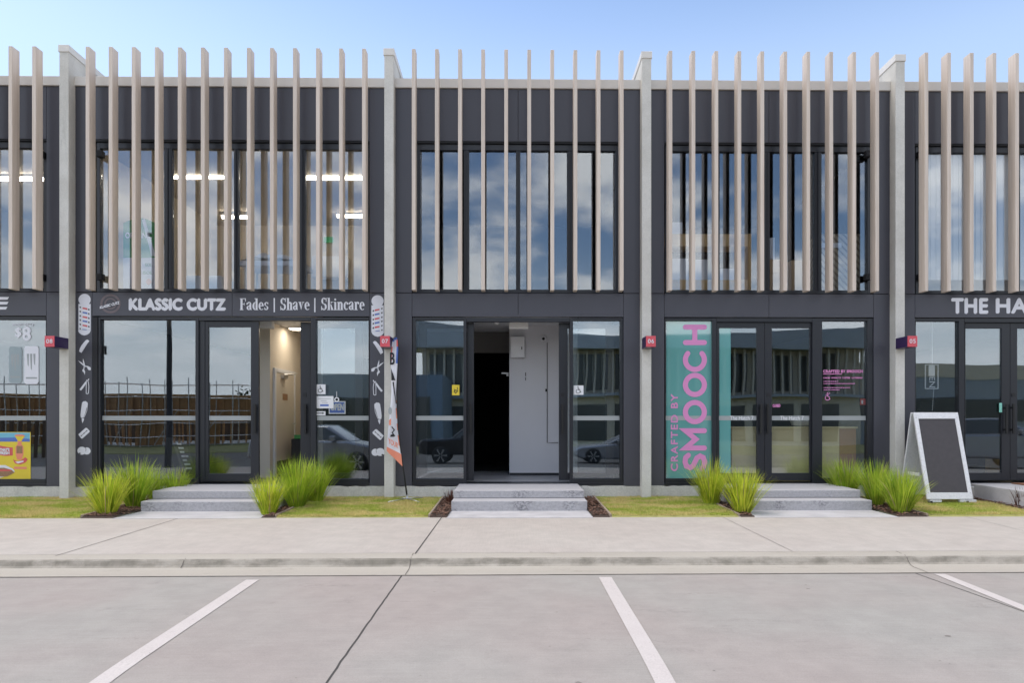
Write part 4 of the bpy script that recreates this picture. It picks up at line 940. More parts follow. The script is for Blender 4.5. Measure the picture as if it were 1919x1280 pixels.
px_text(mb, 'B', 731.5, 739, 661, 683, YT, bold=.006, mi=0); px_poly(mb, [(733, 690), (741, 713), (733.5, 713)], YT, 0); px_poly(mb, [(735.5, 716), (738, 716), (743, 757), (741.5, 757)], YT, 0)
px_strip(mb, [(734, 800), (739, 806), (735, 811), (740, 818)], 2.2, YT, 0); px_poly(mb, [(732, 815), (738, 813), (738.5, 819), (731, 819)], YT - .001, 0); px_poly(mb, [(729, 788), (733, 784), (732.5, 797), (729, 797)], YT, 1); px_poly(mb, ell(731, 770, 3.4, 7), YT, 2)
x0, x1 = X(728, YT), X(746, YT); add_text(mb, 'YOUR', x0, x1, Z(836, x0, YT), Z(826, x0, YT), YT - .001, bold=.002, mi=1, tilt=-.55)
mb.build('banner_print', [M['black'], M['orange'], M['film']], t, normals=False)
MB().tube([(bx, YL, bz), P(757.5, 890, YL), P(754.5, 872, YL), P(746, 800, YL), P(743.5, 740, YL), P(745.8, 690, YL), P(747.5, 655, YL), P(746, 638, YL), P(741, 630.5, YL), P(737, 634, YL)], .013, 8, r2=.005).build('pole', M['rubber'], t, smooth=True)
for (u, v, du) in ((727, 939, 0), (786, 939.5, 0), (742, 930, .3), (792, 931, .3)):
    yy = YL - .28 if v > 935 else YL + .24; x1 = X(u, yy)
    MB().tube([(bx, YL, bz - .012), ((bx * .5 + x1 * .5), (YL + yy) / 2, bz - .022), (x1, yy, zl(yy) + .012)], .011, 8, r2=.009).build('leg', M['steel'], t, smooth=True)
MB().lathe((bx, YL, bz - .03), [(.02, 0), (.022, .015), (.016, .05), (.014, .075)], 12).build('spigot', M['steel'], t)

# ================================================================== SANDWICH BOARD
YA = -.47
xl, xr = X(1709, YA), X(1792, YA); zt = Z(774, xl, YA); yb0, yb1 = -.84, -.16; zb = .085
t = thing('sandwich_board', 'white framed sandwich board with a blank dark chalk panel standing on the lawn', 'sign', ((xl + xr) / 2, YA, zl(YA)))
def leaf(y_top, y_bot, nm, pm):
    d = Vector((0, y_bot - y_top, zb - zt)); n_ = Vector((0, d.z, -d.y)).normalized()
    if (y_bot < y_top) != (n_.y < 0): n_ = -n_
    th = .03; W_ = .062
    def pt(x, k, o): return (x, y_top + d.y * k + n_.y * o, zt + d.z * k + n_.z * o)
    def bar(x0, x1, k0, k1, o0, o1): return [pt(x0, k0, o0), pt(x1, k0, o0), pt(x1, k1, o0), pt(x0, k1, o0)], [pt(x0, k0, o1), pt(x1, k0, o1), pt(x1, k1, o1), pt(x0, k1, o1)]
    kt, kb = .075, .925
    mb = MB()
    for a in ((xl, xl + W_, 0, 1.0), (xr - W_, xr, 0, 1.0), (xl + W_, xr - W_, 0, kt), (xl + W_, xr - W_, kb, 1.0)): mb.hexa(*bar(a[0], a[1], a[2], a[3], 0, th))
    mb.build(nm, M['aframe'], t, bevel=.003)
    MB().hexa(*bar(xl + W_ - .004, xr - W_ + .004, kt - .004, kb + .004, .006, th - .010)).build('chalk_panel', pm, t)
    if y_bot < y_top:
        for x in (xl + .03, xr - .03):
            for k in (.06, .93): 
                p = pt(x, k, th); MB().lathe((p[0], p[1], p[2]), [(.007, -.003), (.007, .002), (.004, .004)], 10, 'y').build('screw', M['steel'], t)
leaf(YA - .012, yb0, 'front_frame', M['chalk']); leaf(YA + .012, yb1, 'rear_frame', M['aframe'])
MB().box(xl + .012, xl + .035, -.64, -.33, .42, .47).build('brace', M['aframe'], t, bevel=.003)
MB().box(xr - .035, xr - .012, -.64, -.33, .42, .47).build('brace', M['aframe'], t, bevel=.003)
for x0, x1 in ((xl + .04, xl + .22), (xr - .20, xr + .05)): MB().box(x0, x1, yb0 - .03, yb0 + .03, zb - .04, zb - .002).build('foot', M['aframe'], t, bevel=.004)
for x in (xl + .06, xr - .09):
    MB().lathe((x, yb0 + .0, .05), [(.012, -.02), (.035, -.018), (.035, .018), (.012, .02)], 16, 'x').build('wheel', M['rubber'], t)
mb = MB()
x, y, _ = P(1820, 920, -.55); z0 = .06
mb.lathe((x + .0, y, z0), [(.035, 0), (.04, .01), (.04, .19), (.034, .2)], 16)
mb.build('metal_canister', mat('dull_metal', (.42, .40, .38), .4, .6, var=.5, scale=22), smooth=False, bevel=.003, **T('small dull metal canister on the lawn beside the sandwich board foot', 'canister'))

# ================================================================== INSIDE THE SHOPS
def YonX(u, xs): return CY + xs * (F * CO - (u - U0) * SI) / ((u - U0) * CO + F * SI)
ZC = Z_HEAD + .058
# vacant foyer
t = U[7]; YW7 = 1.5; xe = X(954.5, YW7); xl7, xr7 = pier_x[2][1] + .042, pier_x[3][0] - .042
xp7 = X(1066, .9)
MB().box(xe, xp7 + .1, YW7, YW7 + .1, Z_FLOOR + .002, ZC).build('foyer_wall', M['wallw'], t)
MB().box(xp7, xp7 + .1, .35, YW7 - .002, Z_FLOOR + .002, ZC).build('foyer_wall', M['wallw'], t)  # partition added so the space behind the side window stays dark
MB().box(xp7 + .102, xp7 + .12, .35, YW7 + .1, Z_FLOOR + .002, ZC).build('added_dark_lining', M['walld'], t)  # added facing, coloured dark so the space beyond looks unlit
MB().box(xp7 + .122, xr7, YW7, YW7 + .1, Z_FLOOR + .002, ZC).build('added_dark_lining', M['walld'], t)  # added dark wall, gloom behind the glass put into its colour
MB().box(xe, xe + .1, YW7 + .102, 2.4, Z_FLOOR + .002, ZC).build('foyer_wall', M['wallw'], t)
MB().box(xl7, xe + .1, 2.402, 2.5, Z(661, xe, 2.4), ZC).build('bulkhead', M['wallg'], t)
MB().box(xl7, X(884, 2.4), 2.402, 2.5, Z_FLOOR + .002, Z(661, xe, 2.4) - .002).build('foyer_wall', M['walld'], t)  # coloured dark so the interior looks unlit behind the side window
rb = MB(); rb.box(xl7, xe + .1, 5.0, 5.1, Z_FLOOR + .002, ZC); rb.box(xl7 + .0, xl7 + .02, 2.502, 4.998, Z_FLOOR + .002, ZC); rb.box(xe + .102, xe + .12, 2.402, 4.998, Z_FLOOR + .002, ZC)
rb.box(xl7 + .022, xe + .1, 2.502, 4.998, ZC - .05, ZC - .002); rb.box(xl7 + .022, xe + .1, 2.502, 4.998, Z_FLOOR + .001, Z_FLOOR + .01); rb.build('painted_dark_shell', M['void'], t)  # shell of the unlit room, its darkness painted in
MB().box(xe + .002, xp7 - .002, YW7 - .012, YW7 - .001, Z_FLOOR + .002, Z_FLOOR + .045).build('skirting', M['frame'], t)
mb = MB(); mb.box(X(957, YW7), X(982.5, YW7), YW7 - .14, YW7 - .001, Z(671, 0, YW7), Z(632.5, 0, YW7))
o = mb.build('electrical_cabinet', M['white'], bevel=.006, **T('white metal electrical cabinet high on the foyer wall', 'cabinet'))
MB().box(X(977, 1.36), X(978.5, 1.36), 1.352, 1.359, Z(655, 0, 1.36), Z(650, 0, 1.36)).build('latch', M['black'], o)
MB().box(X(954, .4), X(990, .4), .37, .47, Z(616, 0, .4), Z(603, 0, .4)).build('exit_light', M['white'], bevel=.01, **T('white box light hanging at the head of the open doorway', 'light'))
cxx, _, cz = P(1019, 634.5, YW7)
t2 = thing('security_camera', 'white dome camera with a black lens on the foyer wall', 'camera', (cxx, YW7, cz))
MB().lathe((cxx, YW7 - .001, cz), [(.055, 0), (.055, -.03), (.045, -.06), (.02, -.075)], 18, 'y').build('housing', M['white'], t2, smooth=True)
MB().lathe((cxx - .008, YW7 - .07, cz - .012), [(.026, .0), (.026, -.014), (.012, -.02)], 14, 'y').build('lens', M['black'], t2)
sx, sz = X(930, .9), ZC
MB().lathe((sx, .95, sz - .06), [(.02, 0), (.05, .012), (.055, .045), (.055, .06)], 18).build('smoke_detector', M['white'], smooth=True, **T('small round smoke detector on the dim foyer ceiling', 'detector'))
yv = YW7 - .012
MB().tube([P(1025.5, 642, yv), P(1025.5, 830, yv), P(1046, 830, yv)], .008, 6).build('conduit', M['wallg'], **T('thin conduit running down the white foyer wall and turning at its foot', 'conduit'))
mb = MB()
for v0, v1 in ((698, 705), (707.5, 713)): mb.box(X(984.4, yv), X(985.6, yv), yv, YW7 - .001, Z(v1, 0, yv), Z(v0, 0, yv))
mb.box(X(1022, yv), X(1025, yv), yv - .01, YW7 - .001, Z(734, 0, yv), Z(729, 0, yv)); mb.build('wall_fixings', M['black'], t)
mb = MB(); mb.box(X(940, 2.3), X(953, 2.3), 2.2, 2.26, Z(701.5, 0, 2.3), Z(699, 0, 2.3)); mb.box(X(949, 2.3), X(953, 2.3), 2.262, 2.38, Z(705, 0, 2.3), Z(699, 0, 2.3)); mb.build('door_closer', M['steel'], **T('metal door closer arm at the edge of the dark inner doorway', 'door closer'))

# barber foyer
t = U[8]; xs8 = X(506, 1.0); xl8, xr8 = pier_x[1][1] + .042, pier_x[2][0] - .042
MB().box(X(472, 1.0), xs8, 1.0, 1.1, Z_FLOOR + .002, ZC).build('foyer_wall', M['wallb'], t)
MB().box(X(472, 1.0), X(472, 1.0) + .1, 1.102, 3.5, Z_FLOOR + .002, ZC).build('foyer_wall', M['walld'], t)  # partition added to keep lamp light from behind the big window
MB().box(X(598, .5), X(598, .5) + .1, .35, 3.4, Z_FLOOR + .002, ZC).build('foyer_wall', M['wallb'], t)  # partition added to stop the foyer lamp lighting the side window room
MB().box(X(598, .5) + .102, X(598, .5) + .12, .35, 3.4, Z_FLOOR + .002, ZC).build('added_dark_lining', M['walld'], t)  # added facing, coloured dark so the neighbouring room looks unlit
MB().box(xs8 - .1, xs8, 1.102, 3.4, Z_FLOOR + .002, ZC).build('foyer_wall', M['wallb'], t)
MB().box(xs8 - .1, X(598, .5) + .1, 3.402, 3.5, Z_FLOOR + .002, ZC).build('foyer_wall', M['wallb'], t)
ya, yb = YonX(514, xs8), YonX(548, xs8); dz = Z(697, xs8, ya)
dd = MB().box(xs8 + .001, xs8 + .03, ya, yb, Z_FLOOR + .02, dz).build('inner_door', M['wallb'], t, bevel=.004)
MB().box(xs8 + .031, xs8 + .036, ya + .05, yb - .05, Z_FLOOR + .03, Z_FLOOR + .28).build('kick_plate', mat('dark_kick_plate', (.09, .07, .055), .4), dd)
MB().box(xs8 + .031, xs8 + .036, ya + .35, ya + .62, Z(750, xs8, ya + .4), Z(738, xs8, ya + .4)).build('door_sign', M['brown'], dd)
MB().tube([(xs8 + .031, yb - .08, 1.22), (xs8 + .09, yb - .08, 1.22), (xs8 + .09, yb - .2, 1.22)], .012, 8).build('handle', M['steel'], dd)
fr_ = MB(); fr_.box(xs8 + .001, xs8 + .04, ya - .07, ya - .002, Z_FLOOR + .002, dz + .07); fr_.box(xs8 + .001, xs8 + .04, yb + .002, yb + .07, Z_FLOOR + .002, dz + .07); fr_.box(xs8 + .001, xs8 + .04, ya - .002, yb + .002, dz + .002, dz + .07); fr_.build('door_frame', M['wallw'], dd)
cl_ = MB(); cl_.box(xs8 + .031, xs8 + .09, ya + .25, ya + .5, dz - .1, dz - .03); cl_.tube([(xs8 + .08, ya + .3, dz - .03), (xs8 + .24, ya + .55, dz + .01), (xs8 + .05, ya + .9, dz + .03)], .01, 6); cl_.build('closer', M['steel'], dd)
lx, ly = X(545, 1.73), 1.73
MB().box(lx - .02, lx + .7, ly - .12, ly + .12, ZC - .04, ZC - .002).build('ceiling_light', M['white'], **T('lit rectangular ceiling light inside the open barber door', 'light'))
MB().box(lx + .0, lx + .68, ly - .10, ly + .10, ZC - .047, ZC - .041).build('diffuser', M['lamp'], [o for o in COL.objects if o.name == 'ceiling_light'][0])
MB().box(X(487, .4), X(511, .4), .36, .5, Z(615, -4, .4), Z(600, -4, .4)).build('exit_light', M['white'], bevel=.01, **T('white box light at the head of the open barber doorway', 'light'))
mb = MB(); mb.box(X(552, 1.9), X(585, 1.9), 1.7, 2.2, Z_FLOOR + .002, Z(822, -4, 1.9)); cc = mb.build('reception_counter', M['walld'], bevel=.006, **T('dark reception counter with a green top inside the open barber door', 'counter'))
MB().box(X(551, 1.68), X(586, 1.68), 1.68, 2.22, Z(822, -4, 1.9) + .001, Z(815, -4, 1.9)).build('counter_top', M['green'], cc)
# black menu board behind the barber window
bq = [P(324, 822, .16), P(346, 824, .30), P(370, 888, .34), P(348, 890, .16)]
t3 = thing('menu_board', 'black folding menu board with white writing behind the barber window', 'sign', (X(340, .4), .4, Z_FLOOR))
th = Vector((-.03, .0, -.012))
MB().hexa(bq, [tuple(Vector(p) + th) for p in bq]).build('front_leaf', M['chalk'], t3)
bq2 = [P(312, 821, .18), P(323, 821, .18), P(323, 897, .18), P(312, 897, .18)]
MB().hexa(bq2, [tuple(Vector(p) + Vector((0, .45, 0))) for p in bq2]).build('rear_leaf', M['rubber'], t3)
mb = MB(); A_, B_, C2, D_ = (Vector(p) + Vector((.004, -.006, .002)) for p in bq)
for k in range(7):
    f0 = .12 + k * .115
    for s0, s1 in ((.18, .18 + random.uniform(.3, .62)),):
        top = A_.lerp(D_, f0); tr = B_.lerp(C2, f0); bl = A_.lerp(D_, f0 + .05); br = B_.lerp(C2, f0 + .05)
        mb.face([tuple(top.lerp(tr, s0)), tuple(top.lerp(tr, s1)), tuple(bl.lerp(br, s1)), tuple(bl.lerp(br, s0))])
mb.build('writing', M['white'], t3, normals=False)

# upstairs at the barber: tubes, banner, treatment bed
def tube_light(u0, u1, v, Y, lab, grp='lit tube lights upstairs'):
    x0, x1 = X(u0, Y), X(u1, Y); z = Z(v, x0, Y)
    t = thing('tube_light', lab, 'light', ((x0 + x1) / 2, Y, z), grp)
    MB().box(x0 - .02, x1 + .02, Y - .05, Y + .05, z + .032, z + .085).build('batten', M['white'], t)
    MB().box(x0, x1, Y - .03, Y + .03, z - .028, z + .028).build('tube', M['tube'], t, bevel=.008)
    r = MB(); zt = Z_SP0 + .08
    for x in (x0 + .1, x1 - .1): r.tube([(x, Y, z + .085), (x, Y, zt)], .004, 6)
    r.build('hanger', M['steel'], t)
tube_light(312, 420, 331.5, 1.9, 'lit tube above the green banner behind the barber upper glass')
tube_light(571, 684, 333, 1.9, 'lit front tube near the end of the barber upper window')
tube_light(416, 466, 407, 4.2, 'lit tube deeper in the barber upper room, beside the middle mullion')
tube_light(632, 690, 405, 4.2, 'lit rear tube above the small green exit sign')
tube_light(-80, 84, 335, 1.9, 'lit tube behind the upper glass of the cropped shop')
YB = .24
x0, x1 = X(231, YB), X(292, YB); za, zb_ = Z_GROOVE + .002, Z(408, x0, YB)
arch = [(x0, za), (x1, za), (x1, zb_ - .09)] + [(x1 - (x1 - x0) * k / 8, zb_ - .09 + .09 * math.sin(math.pi * k / 8)) for k in range(1, 8)] + [(x0, zb_ - .09)]
t = thing('promotional_banner', 'arched green and white promotional banner behind the barber upper glass', 'banner', ((x0 + x1) / 2, YB, za))
MB().prism(arch, 'y', YB, YB + .12).build('panel', M['green'], t)
mb = MB(); zm = Z(483, x0, YB); mb.box(x0 + .002, x1 - .002, YB - .006, YB - .002, za + .002, zm); mb.build('white_field', M['vinyl'], t)
mb = MB(); px_text(mb, 'ORGANIC', 235, 285, 436, 446, YB - .004, bold=.003, mi=0); px_text(mb, 'GOL', 272, 284, 493, 499, YB - .008, bold=.002, mi=1); px_text(mb, 'ISOL', 268, 285, 508, 514, YB - .008, bold=.002, mi=1); px_poly(mb, ell(279, 528, 5, 6), YB - .008, 2)
px_poly(mb, [(266, 412), (271, 409), (292, 480), (284, 480)], YB - .004, 0)
mb.build('print', [M['vinyl'], M['green'], M['orange']], t, normals=False)
YB = .35; x0, x1 = X(446, YB), X(566, YB); z1_ = Z(488, x0, YB)
t = thing('treatment_bed', 'narrow treatment bed heaped with white linen behind the barber upper glass', 'bed', ((x0 + x1) / 2, YB, Z_GROOVE))
MB().box(x0, x1, YB, YB + .65, z1_ - .09, z1_).build('mattress', M['linen'], t, bevel=.02)
mb = MB()
for x in (x0 + .1, x1 - .1):
    for y in (YB + .06, YB + .59): mb.tube([(x, y, Z_GROOVE), (x, y, z1_ - .09)], .018, 8)
mb.build('legs_frame', M['steel'], t)
mb = MB(); rs = random.Random(5); n = 16; prof = []
gr = [[(x0 + .02 + (x1 - x0 - .2) * i / n, YB + .05 + .5 * j / 5, z1_ + .02 + .22 * max(0, math.sin(math.pi * i / n)) ** .6 * math.sin(math.pi * (j + .5) / 6) * rs.uniform(.45, 1.15)) for j in range(6)] for i in range(n + 1)]
fl = [p for r_ in gr for p in r_]; mb.add(fl, [(i * 6 + j, (i + 1) * 6 + j, (i + 1) * 6 + j + 1, i * 6 + j + 1) for i in range(n) for j in range(5)])
o = mb.build('linen_heap', M['linen'], t, smooth=True); sm = o.modifiers.new('s', 'SUBSURF'); sm.levels = sm.render_levels = 1
mb = MB(); mb.box(X(585, 4.9), X(650, 4.9), 4.85, 5.15, Z(520, -5, 4.9), Z(480, -5, 4.9)); mb.build('linen_trolley', M['linen'], bevel=.02, **T('white trolley at the back of the barber upper room', 'trolley'))
MB().box(X(606, 5.1), X(623, 5.1), 5.12, 5.18, Z(453, -5, 5.1), Z(443, -5, 5.1)).build('exit_sign', M['exit'], bevel=.004, **T('small lit green exit sign at the back of the barber upper room', 'sign'))
MB().box(X(316, 1.2), X(322, 1.2), 1.15, 1.2, Z_GROOVE + .002, Z(430, -5, 1.2)).build('tripod_stand', M['white'], **T('slim white stand beside the green banner upstairs', 'stand'))
mb = MB(); mb.box(X(345, .5), X(420, .5), .4, .9, Z_GROOVE + .002, Z(518, -5, .5)); mb.build('storage_tub', M['linen'], bevel=.03, **T('low white tub on the floor below the lit tube, behind upper glass', 'tub'))

# upstairs at the bakery
YB = .30; t = thing('timber_shelf', 'open pine shelf rack behind the bakery upper glass', 'shelf', (X(1330, YB), YB, Z_GROOVE))
x0, x1 = X(1238, YB), X(1409, YB)
for v0, v1 in ((438, 461), (524, 545)): MB().box(x0, x1 - .06, YB, YB + .4, max(Z(v1, x0, YB), Z_GROOVE + .003), Z(v0, x0, YB)).build('shelf_board', M['pine'], t, bevel=.003)
for x in (x0, x1 - .055): MB().box(x, x + .05, YB + .002, YB + .38, Z_GROOVE + .002, Z(437, x0, YB)).build('post', M['pine'], t, bevel=.003)
def crate(u0, u1, v0, v1, Y, d, m, lab, cat, nm, grp=None):
    x0, x1 = X(u0, Y), X(u1, Y); return MB().box(x0, x1, Y, Y + d, max(Z(v1, x0, Y), Z_GROOVE + .003), Z(v0, x0, Y)).build(nm, m, bevel=.006, **T(lab, cat, grp))
zs = Z(524, x0, YB)
def on_shelf(u0, u1, v0, zb_, lab):
    a, b = X(u0, YB + .05), X(u1, YB + .05); MB().box(a, b, YB + .05, YB + .35, zb_ + .002, Z(v0, a, YB + .05)).build('white_box', M['linen'], bevel=.006, **T(lab, 'box', 'white boxes on the pine shelf'))
on_shelf(1249, 1290, 484, zs, 'wide white box on the pine shelf nearest its open end')
on_shelf(1294, 1326, 486, zs, 'second wide white box on the pine shelf')
on_shelf(1349, 1376, 503, zs, 'low white box on the pine shelf near its post')
on_shelf(1249, 1279, 416, Z(438, x0, YB), 'white box standing on top of the pine shelf rack')
crate(1443, 1463, 511, 545, .5, .4, M['card'], 'low cardboard box beside the middle mullion, under a smaller one', 'box', 'cardboard_box', 'cardboard boxes upstairs')
bz_ = crate(1443, 1462, 486, 510.6, .5, .4, M['card'], 'upper cardboard box beside the middle mullion', 'box', 'cardboard_box', 'cardboard boxes upstairs')
crate(1483, 1512, 487.5, 545, .6, .4, M['card'], 'tall brown cardboard box between two fins of the bakery upper window', 'box', 'cardboard_box', 'cardboard boxes upstairs')
crate(1440, 1452, 445, 485.5, .62, .2, M['linen'], 'upright white carton on top of the cardboard box stack', 'box', 'carton')
def weave():
    m, nt, bs = new_mat('woven_basket'); wv = nt.nodes.new('ShaderNodeTexWave'); wv.inputs['Scale'].default_value = 5.5; wv.bands_direction = 'DIAGONAL'
    g = nt.nodes.new('ShaderNodeNewGeometry'); nt.links.new(g.outputs['Position'], wv.inputs['Vector'])
    nt.links.new(mixc(nt, mrange(wv.outputs[0], .2, .5, nt=nt), (.24, .18, .12), (.55, .46, .33)), bs.inputs['Base Color']); return m
o = crate(1537, 1612, 438, 545, .5, .5, weave(), 'tall stack wrapped in diagonal patterned paper behind the last fins', 'stack', 'wrapped_stack')
MB().box(X(1537, .49), X(1577, .49), .488, .498, Z(464, 5, .49), Z(455, 5, .49)).build('label', M['white'], o)
# blinds upstairs beside the bakery
t = thing('vertical_blinds', 'white vertical blinds drawn behind the upper glass by the 05 pier', 'blinds', (8.4, .35, Z_GROOVE))
sl = MB(); x = pier_x[4][1] + .05; k = 0
while x < 10.3: sl.hexa([(x, .145, Z(529, x, .35)), (x + .098, .160, Z(529, x, .35)), (x + .098, .163, Z(529, x, .35)), (x, .148, Z(529, x, .35))], [(x, .145, Z_SP0), (x + .098, .160, Z_SP0), (x + .098, .163, Z_SP0), (x, .148, Z_SP0)]); x += .094; k += 1
sl.build('slats', M['blind'], t); MB().box(pier_x[4][1] + .05, 10.3, .135, .175, Z_SP0 + .002, Z_SP0 + .05).build('rail', M['white'], t)

# inside the bakery
TF = mat('teal_window_film', (.135, .37, .355), .03, var=.04); TF.node_tree.nodes['Principled BSDF'].inputs['Coat Weight'].default_value = 1; TF.node_tree.nodes['Principled BSDF'].inputs['IOR'].default_value = 2.1
MB().box(X(1248.4, YG), X(1334.4, YG), YG - .0062, YG - .0042, Z(897, 2.8, YG), Z(600.8, 2.8, YG)).build('teal_film', TF, U[6])
MB().box(X(1348, .085), X(1369, .085), .0792, .0808, Z(887.4, 3.4, .085), Z(613.6, 3.4, .085)).build('teal_film', TF, U[6])
YC = .24; x0, x1 = X(1371, YC), X(1604, YC); zt_ = Z(800, x0, YC)
t = thing('plywood_counter', 'long pale plywood counter behind the bakery doors', 'counter', ((x0 + x1) / 2, YC, Z_FLOOR))
MB().box(x0, X(1441, YC) - .002, YC, YC + .02, Z_FLOOR + .002, zt_ - .03).build('front_board', M['ply'], t)
MB().box(X(1441, YC), X(1573, YC) - .002, YC, YC + .02, Z_FLOOR + .002, zt_ - .03).build('front_board', M['ply'], t)
MB().box(X(1573, YC), x1, YC - .004, YC + .02, Z_FLOOR + .002, zt_ - .03).build('end_board', mat('orange_stained_ply', (.42, .19, .07), .5, var=.2, scale=2, stretch=(1, 1, 7)), t)
MB().box(x0 - .02, x1 + .02, YC - .03, YC + .6, zt_ - .029, zt_).build('top', M['ply'], t, bevel=.003)
x0 = X(1478, .95); mb = MB(); n = 14
mb.lathe((X(1500, .6), .55, zt_ + .001), [(.02, 0), (.16, .02), (.19, .10), (.2, .16), (.18, .16)], 20); mb.build('serving_bowl', M['white'], smooth=True, **T('wide white bowl on the plywood counter', 'bowl'))
mb = MB(); mb.box(X(1868, .9), X(1890, .9), .8, 1.2, Z_FLOOR + .002, Z(862, 8, .9)); mb.build('wooden_crate', M['pine'], bevel=.004, **T('brown wooden crate on the floor behind the glass doors by the sandwich board', 'crate'))
mb = MB(); mb.hexa([P(1719, 770, .5), P(1750, 770, .5), P(1750, 772, .5), P(1719, 772, .5)], [P(1728, 751, .8), P(1753, 751, .8), P(1753, 753, .8), P(1728, 753, .8)]); mb.build('sloping_monitor', M['black'], **T('dark sloping screen behind the glass above the sandwich board', 'screen'))

# ================================================================== ACROSS THE ROAD (seen in the glass)
def RX(u, y): return X(u, .15 - y)
def RZ(v, u, y): return Z(v, RX(u, y), .15 - y)
M['panelg'] = mat('grey_metal_cladding', (.34, .37, .39), .55, var=.05)
M['panelb'] = mat('blue_grey_panel', (.15, .20, .26), .5)
M['beige'] = mat('beige_render', (.64, .57, .44), .8)
M['dwin'] = mat('dark_window_glass', (.07, .075, .07), .15)
M['tanfin'] = mat('tan_fin', (.56, .50, .40), .6)
M['rawtimber'] = mat('raw_timber_frame', (.50, .27, .11), .8, var=.3, scale=6)
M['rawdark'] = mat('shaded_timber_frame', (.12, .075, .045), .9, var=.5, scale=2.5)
M['verge'] = mat('dry_verge_grass', (.12, .13, .05), .95, var=.4, scale=1.5)
YO = -49.
t = thing('office_building', 'long grey office building with vertical fins across the road', 'building', (RX(1200, YO), YO, -1))
xa, xb = RX(792, YO), RX(1612, YO); zt_, zs_, zl_, zb_ = RZ(612, 960, YO), RZ(655, 960, YO), RZ(741, 960, YO), -1.2
arcp = [(xa - 1, zs_), (xb + 1.5, zs_), (xb + 2.2, zt_ + .3)] + [(xb + 2.2 - (xb - xa + 3.2) * k / 12, zt_ - .9 * math.sin(math.pi * k / 12)) for k in range(1, 12)] + [(xa - 1, zt_ + .3)]
MB().prism(arcp, 'y', YO - 3, YO + 1.6).build('roof_fascia', M['panelg'], t)
MB().box(xa, xb, YO - 12, YO, zb_, zs_ - .002).build('wall', M['beige'], t)
mb = MB(); x = xa + .2
while x < xb: mb.box(x, x + .16, YO + .3, YO + .7, zl_, zs_ - .01); x += .82
mb.build('fins', M['tanfin'], t)
x = xa + .6
while x < xb - 3:
    MB().box(x, x + 3.4, YO + .002, YO + .05, zl_ + .3, zs_ - .4).build('window', M['dwin'], t)
    MB().box(x, x + 3.4, YO + .002, YO + .05, zb_ + .6, zl_ - .9).build('window', M['dwin'], t); x += 4.1
MB().box(xa, xb, YO + .01, YO + .8, zl_ - .25, zl_ - .01).build('ledge', M['panelg'], t)
t = thing('blue_shed', 'blue grey box shaped entrance block across the road', 'building', (RX(805, -40), -40, -1))
MB().box(RX(770, -40), RX(828, -40), -48, -40, -1.2, RZ(700, 800, -40)).build('wall', M['panelb'], t); MB().box(RX(776, -40), RX(806, -40), -39.99, -39.95, -1.1, RZ(742, 800, -40)).build('window', M['dwin'], t)
t = thing('grey_warehouse', 'low grey warehouse across the road beyond the shed', 'building', (RX(640, -60), -60, -1))
MB().box(RX(520, -60), RX(772, -60), -75, -60, -1.2, RZ(703, 640, -60)).build('wall', M['panelg'], t); MB().box(RX(585, -60), RX(700, -60), -59.99, -59.9, -1.2, RZ(748, 640, -60)).build('window', M['dwin'], t)
t = thing('beige_warehouse', 'low warehouse with a beige parapet across the road', 'building', (RX(1850, -52), -52, -1))
MB().box(RX(1600, -52), RX(2400, -52), -66, -52, RZ(708, 1800, -52), RZ(683, 1800, -52)).build('parapet', M['beige'], t)
MB().box(RX(1602, -52), RX(2398, -52), -66, -52.05, -1.2, RZ(708, 1800, -52) - .002).build('wall', M['panelg'], t); MB().box(RX(1610, -52), RX(2390, -52), -52.04, -51.95, RZ(790, 1800, -52), RZ(746, 1800, -52)).build('window', M['dwin'], t)
# building site with scaffold
ys = -42.; zg = -.95
t = thing('construction_site', 'half built timber framed house in scaffolding across the road', 'building', (RX(300, ys), ys, zg))
xa, xb = RX(-110, ys), RX(455, ys); zt_ = RZ(742, 300, ys)
MB().box(xa, xb, ys - 9, ys - 1.3, zg, zg + .2).build('slab', M['panelg'], t)
mb = MB(); rs = random.Random(8)
for lev in (0, 1):
    z0 = zg + .2 + lev * (zt_ - zg) * .5; z1_ = z0 + (zt_ - zg) * .5 - .2; x = xa
    while x < xb: mb.box(x, x + .09, ys - 1.5, ys - 1.4, z0, z1_); x += .6
    mb.box(xa, xb, ys - 1.5, ys - 1.4, z1_ + .001, z1_ + .19)
    x = xa
    while x < xb: mb.box(x, x + .09, ys - 4.5, ys - 4.4, z0, z1_); x += .6
mb.build('frame', M['rawtimber'], t)
mb = MB(); x = xa
while x < xb - 2:
    ww = rs.uniform(1.5, 3.5)
    for lev in (0, 1):
        if rs.random() < .62: z0 = zg + .2 + lev * (zt_ - zg) * .5; mb.box(x, x + ww, ys - 1.6 - lev * .01, ys - 1.52, z0, z0 + (zt_ - zg) * .47)
    x += ww + .3
mb.box(xa, xb, ys - 1.7, ys - 1.64, zt_ - 1.5, zt_ - .02); mb.build('sheeting', M['rawtimber'], t)
MB().box(xa, xb, ys - 8.6, ys - 8.5, zg, zt_ - .6).build('rear_wall', M['rawdark'], t)
mb = MB(); x = xa - 1
while x < RX(475, ys) + .5:
    for y in (ys, ys + 1.1): mb.tube([(x, y, zg), (x, y, zt_ + 1.1 + rs.uniform(-.2, .4))], .035, 6)
    x += 1.7
for k in range(5):
    z = zg + .9 + k * 1.0
    for y in (ys, ys + 1.1): mb.tube([(xa - 1, y, z), (RX(475, ys), y, z)], .03, 6)
x = xa
while x < xb - 2: mb.tube([(x, ys + 1.1, zg + .3), (x + 1.7, ys + 1.1, zg + 3.0)], .025, 6); x += 3.4
mb.build('scaffold', M['steel'], t)
mb = MB()
for z in (zg + 2, zg + 4): mb.box(xa - 1, xb, ys + .05, ys + 1.05, z, z + .06)
mb.build('planks', M['rawtimber'], t)
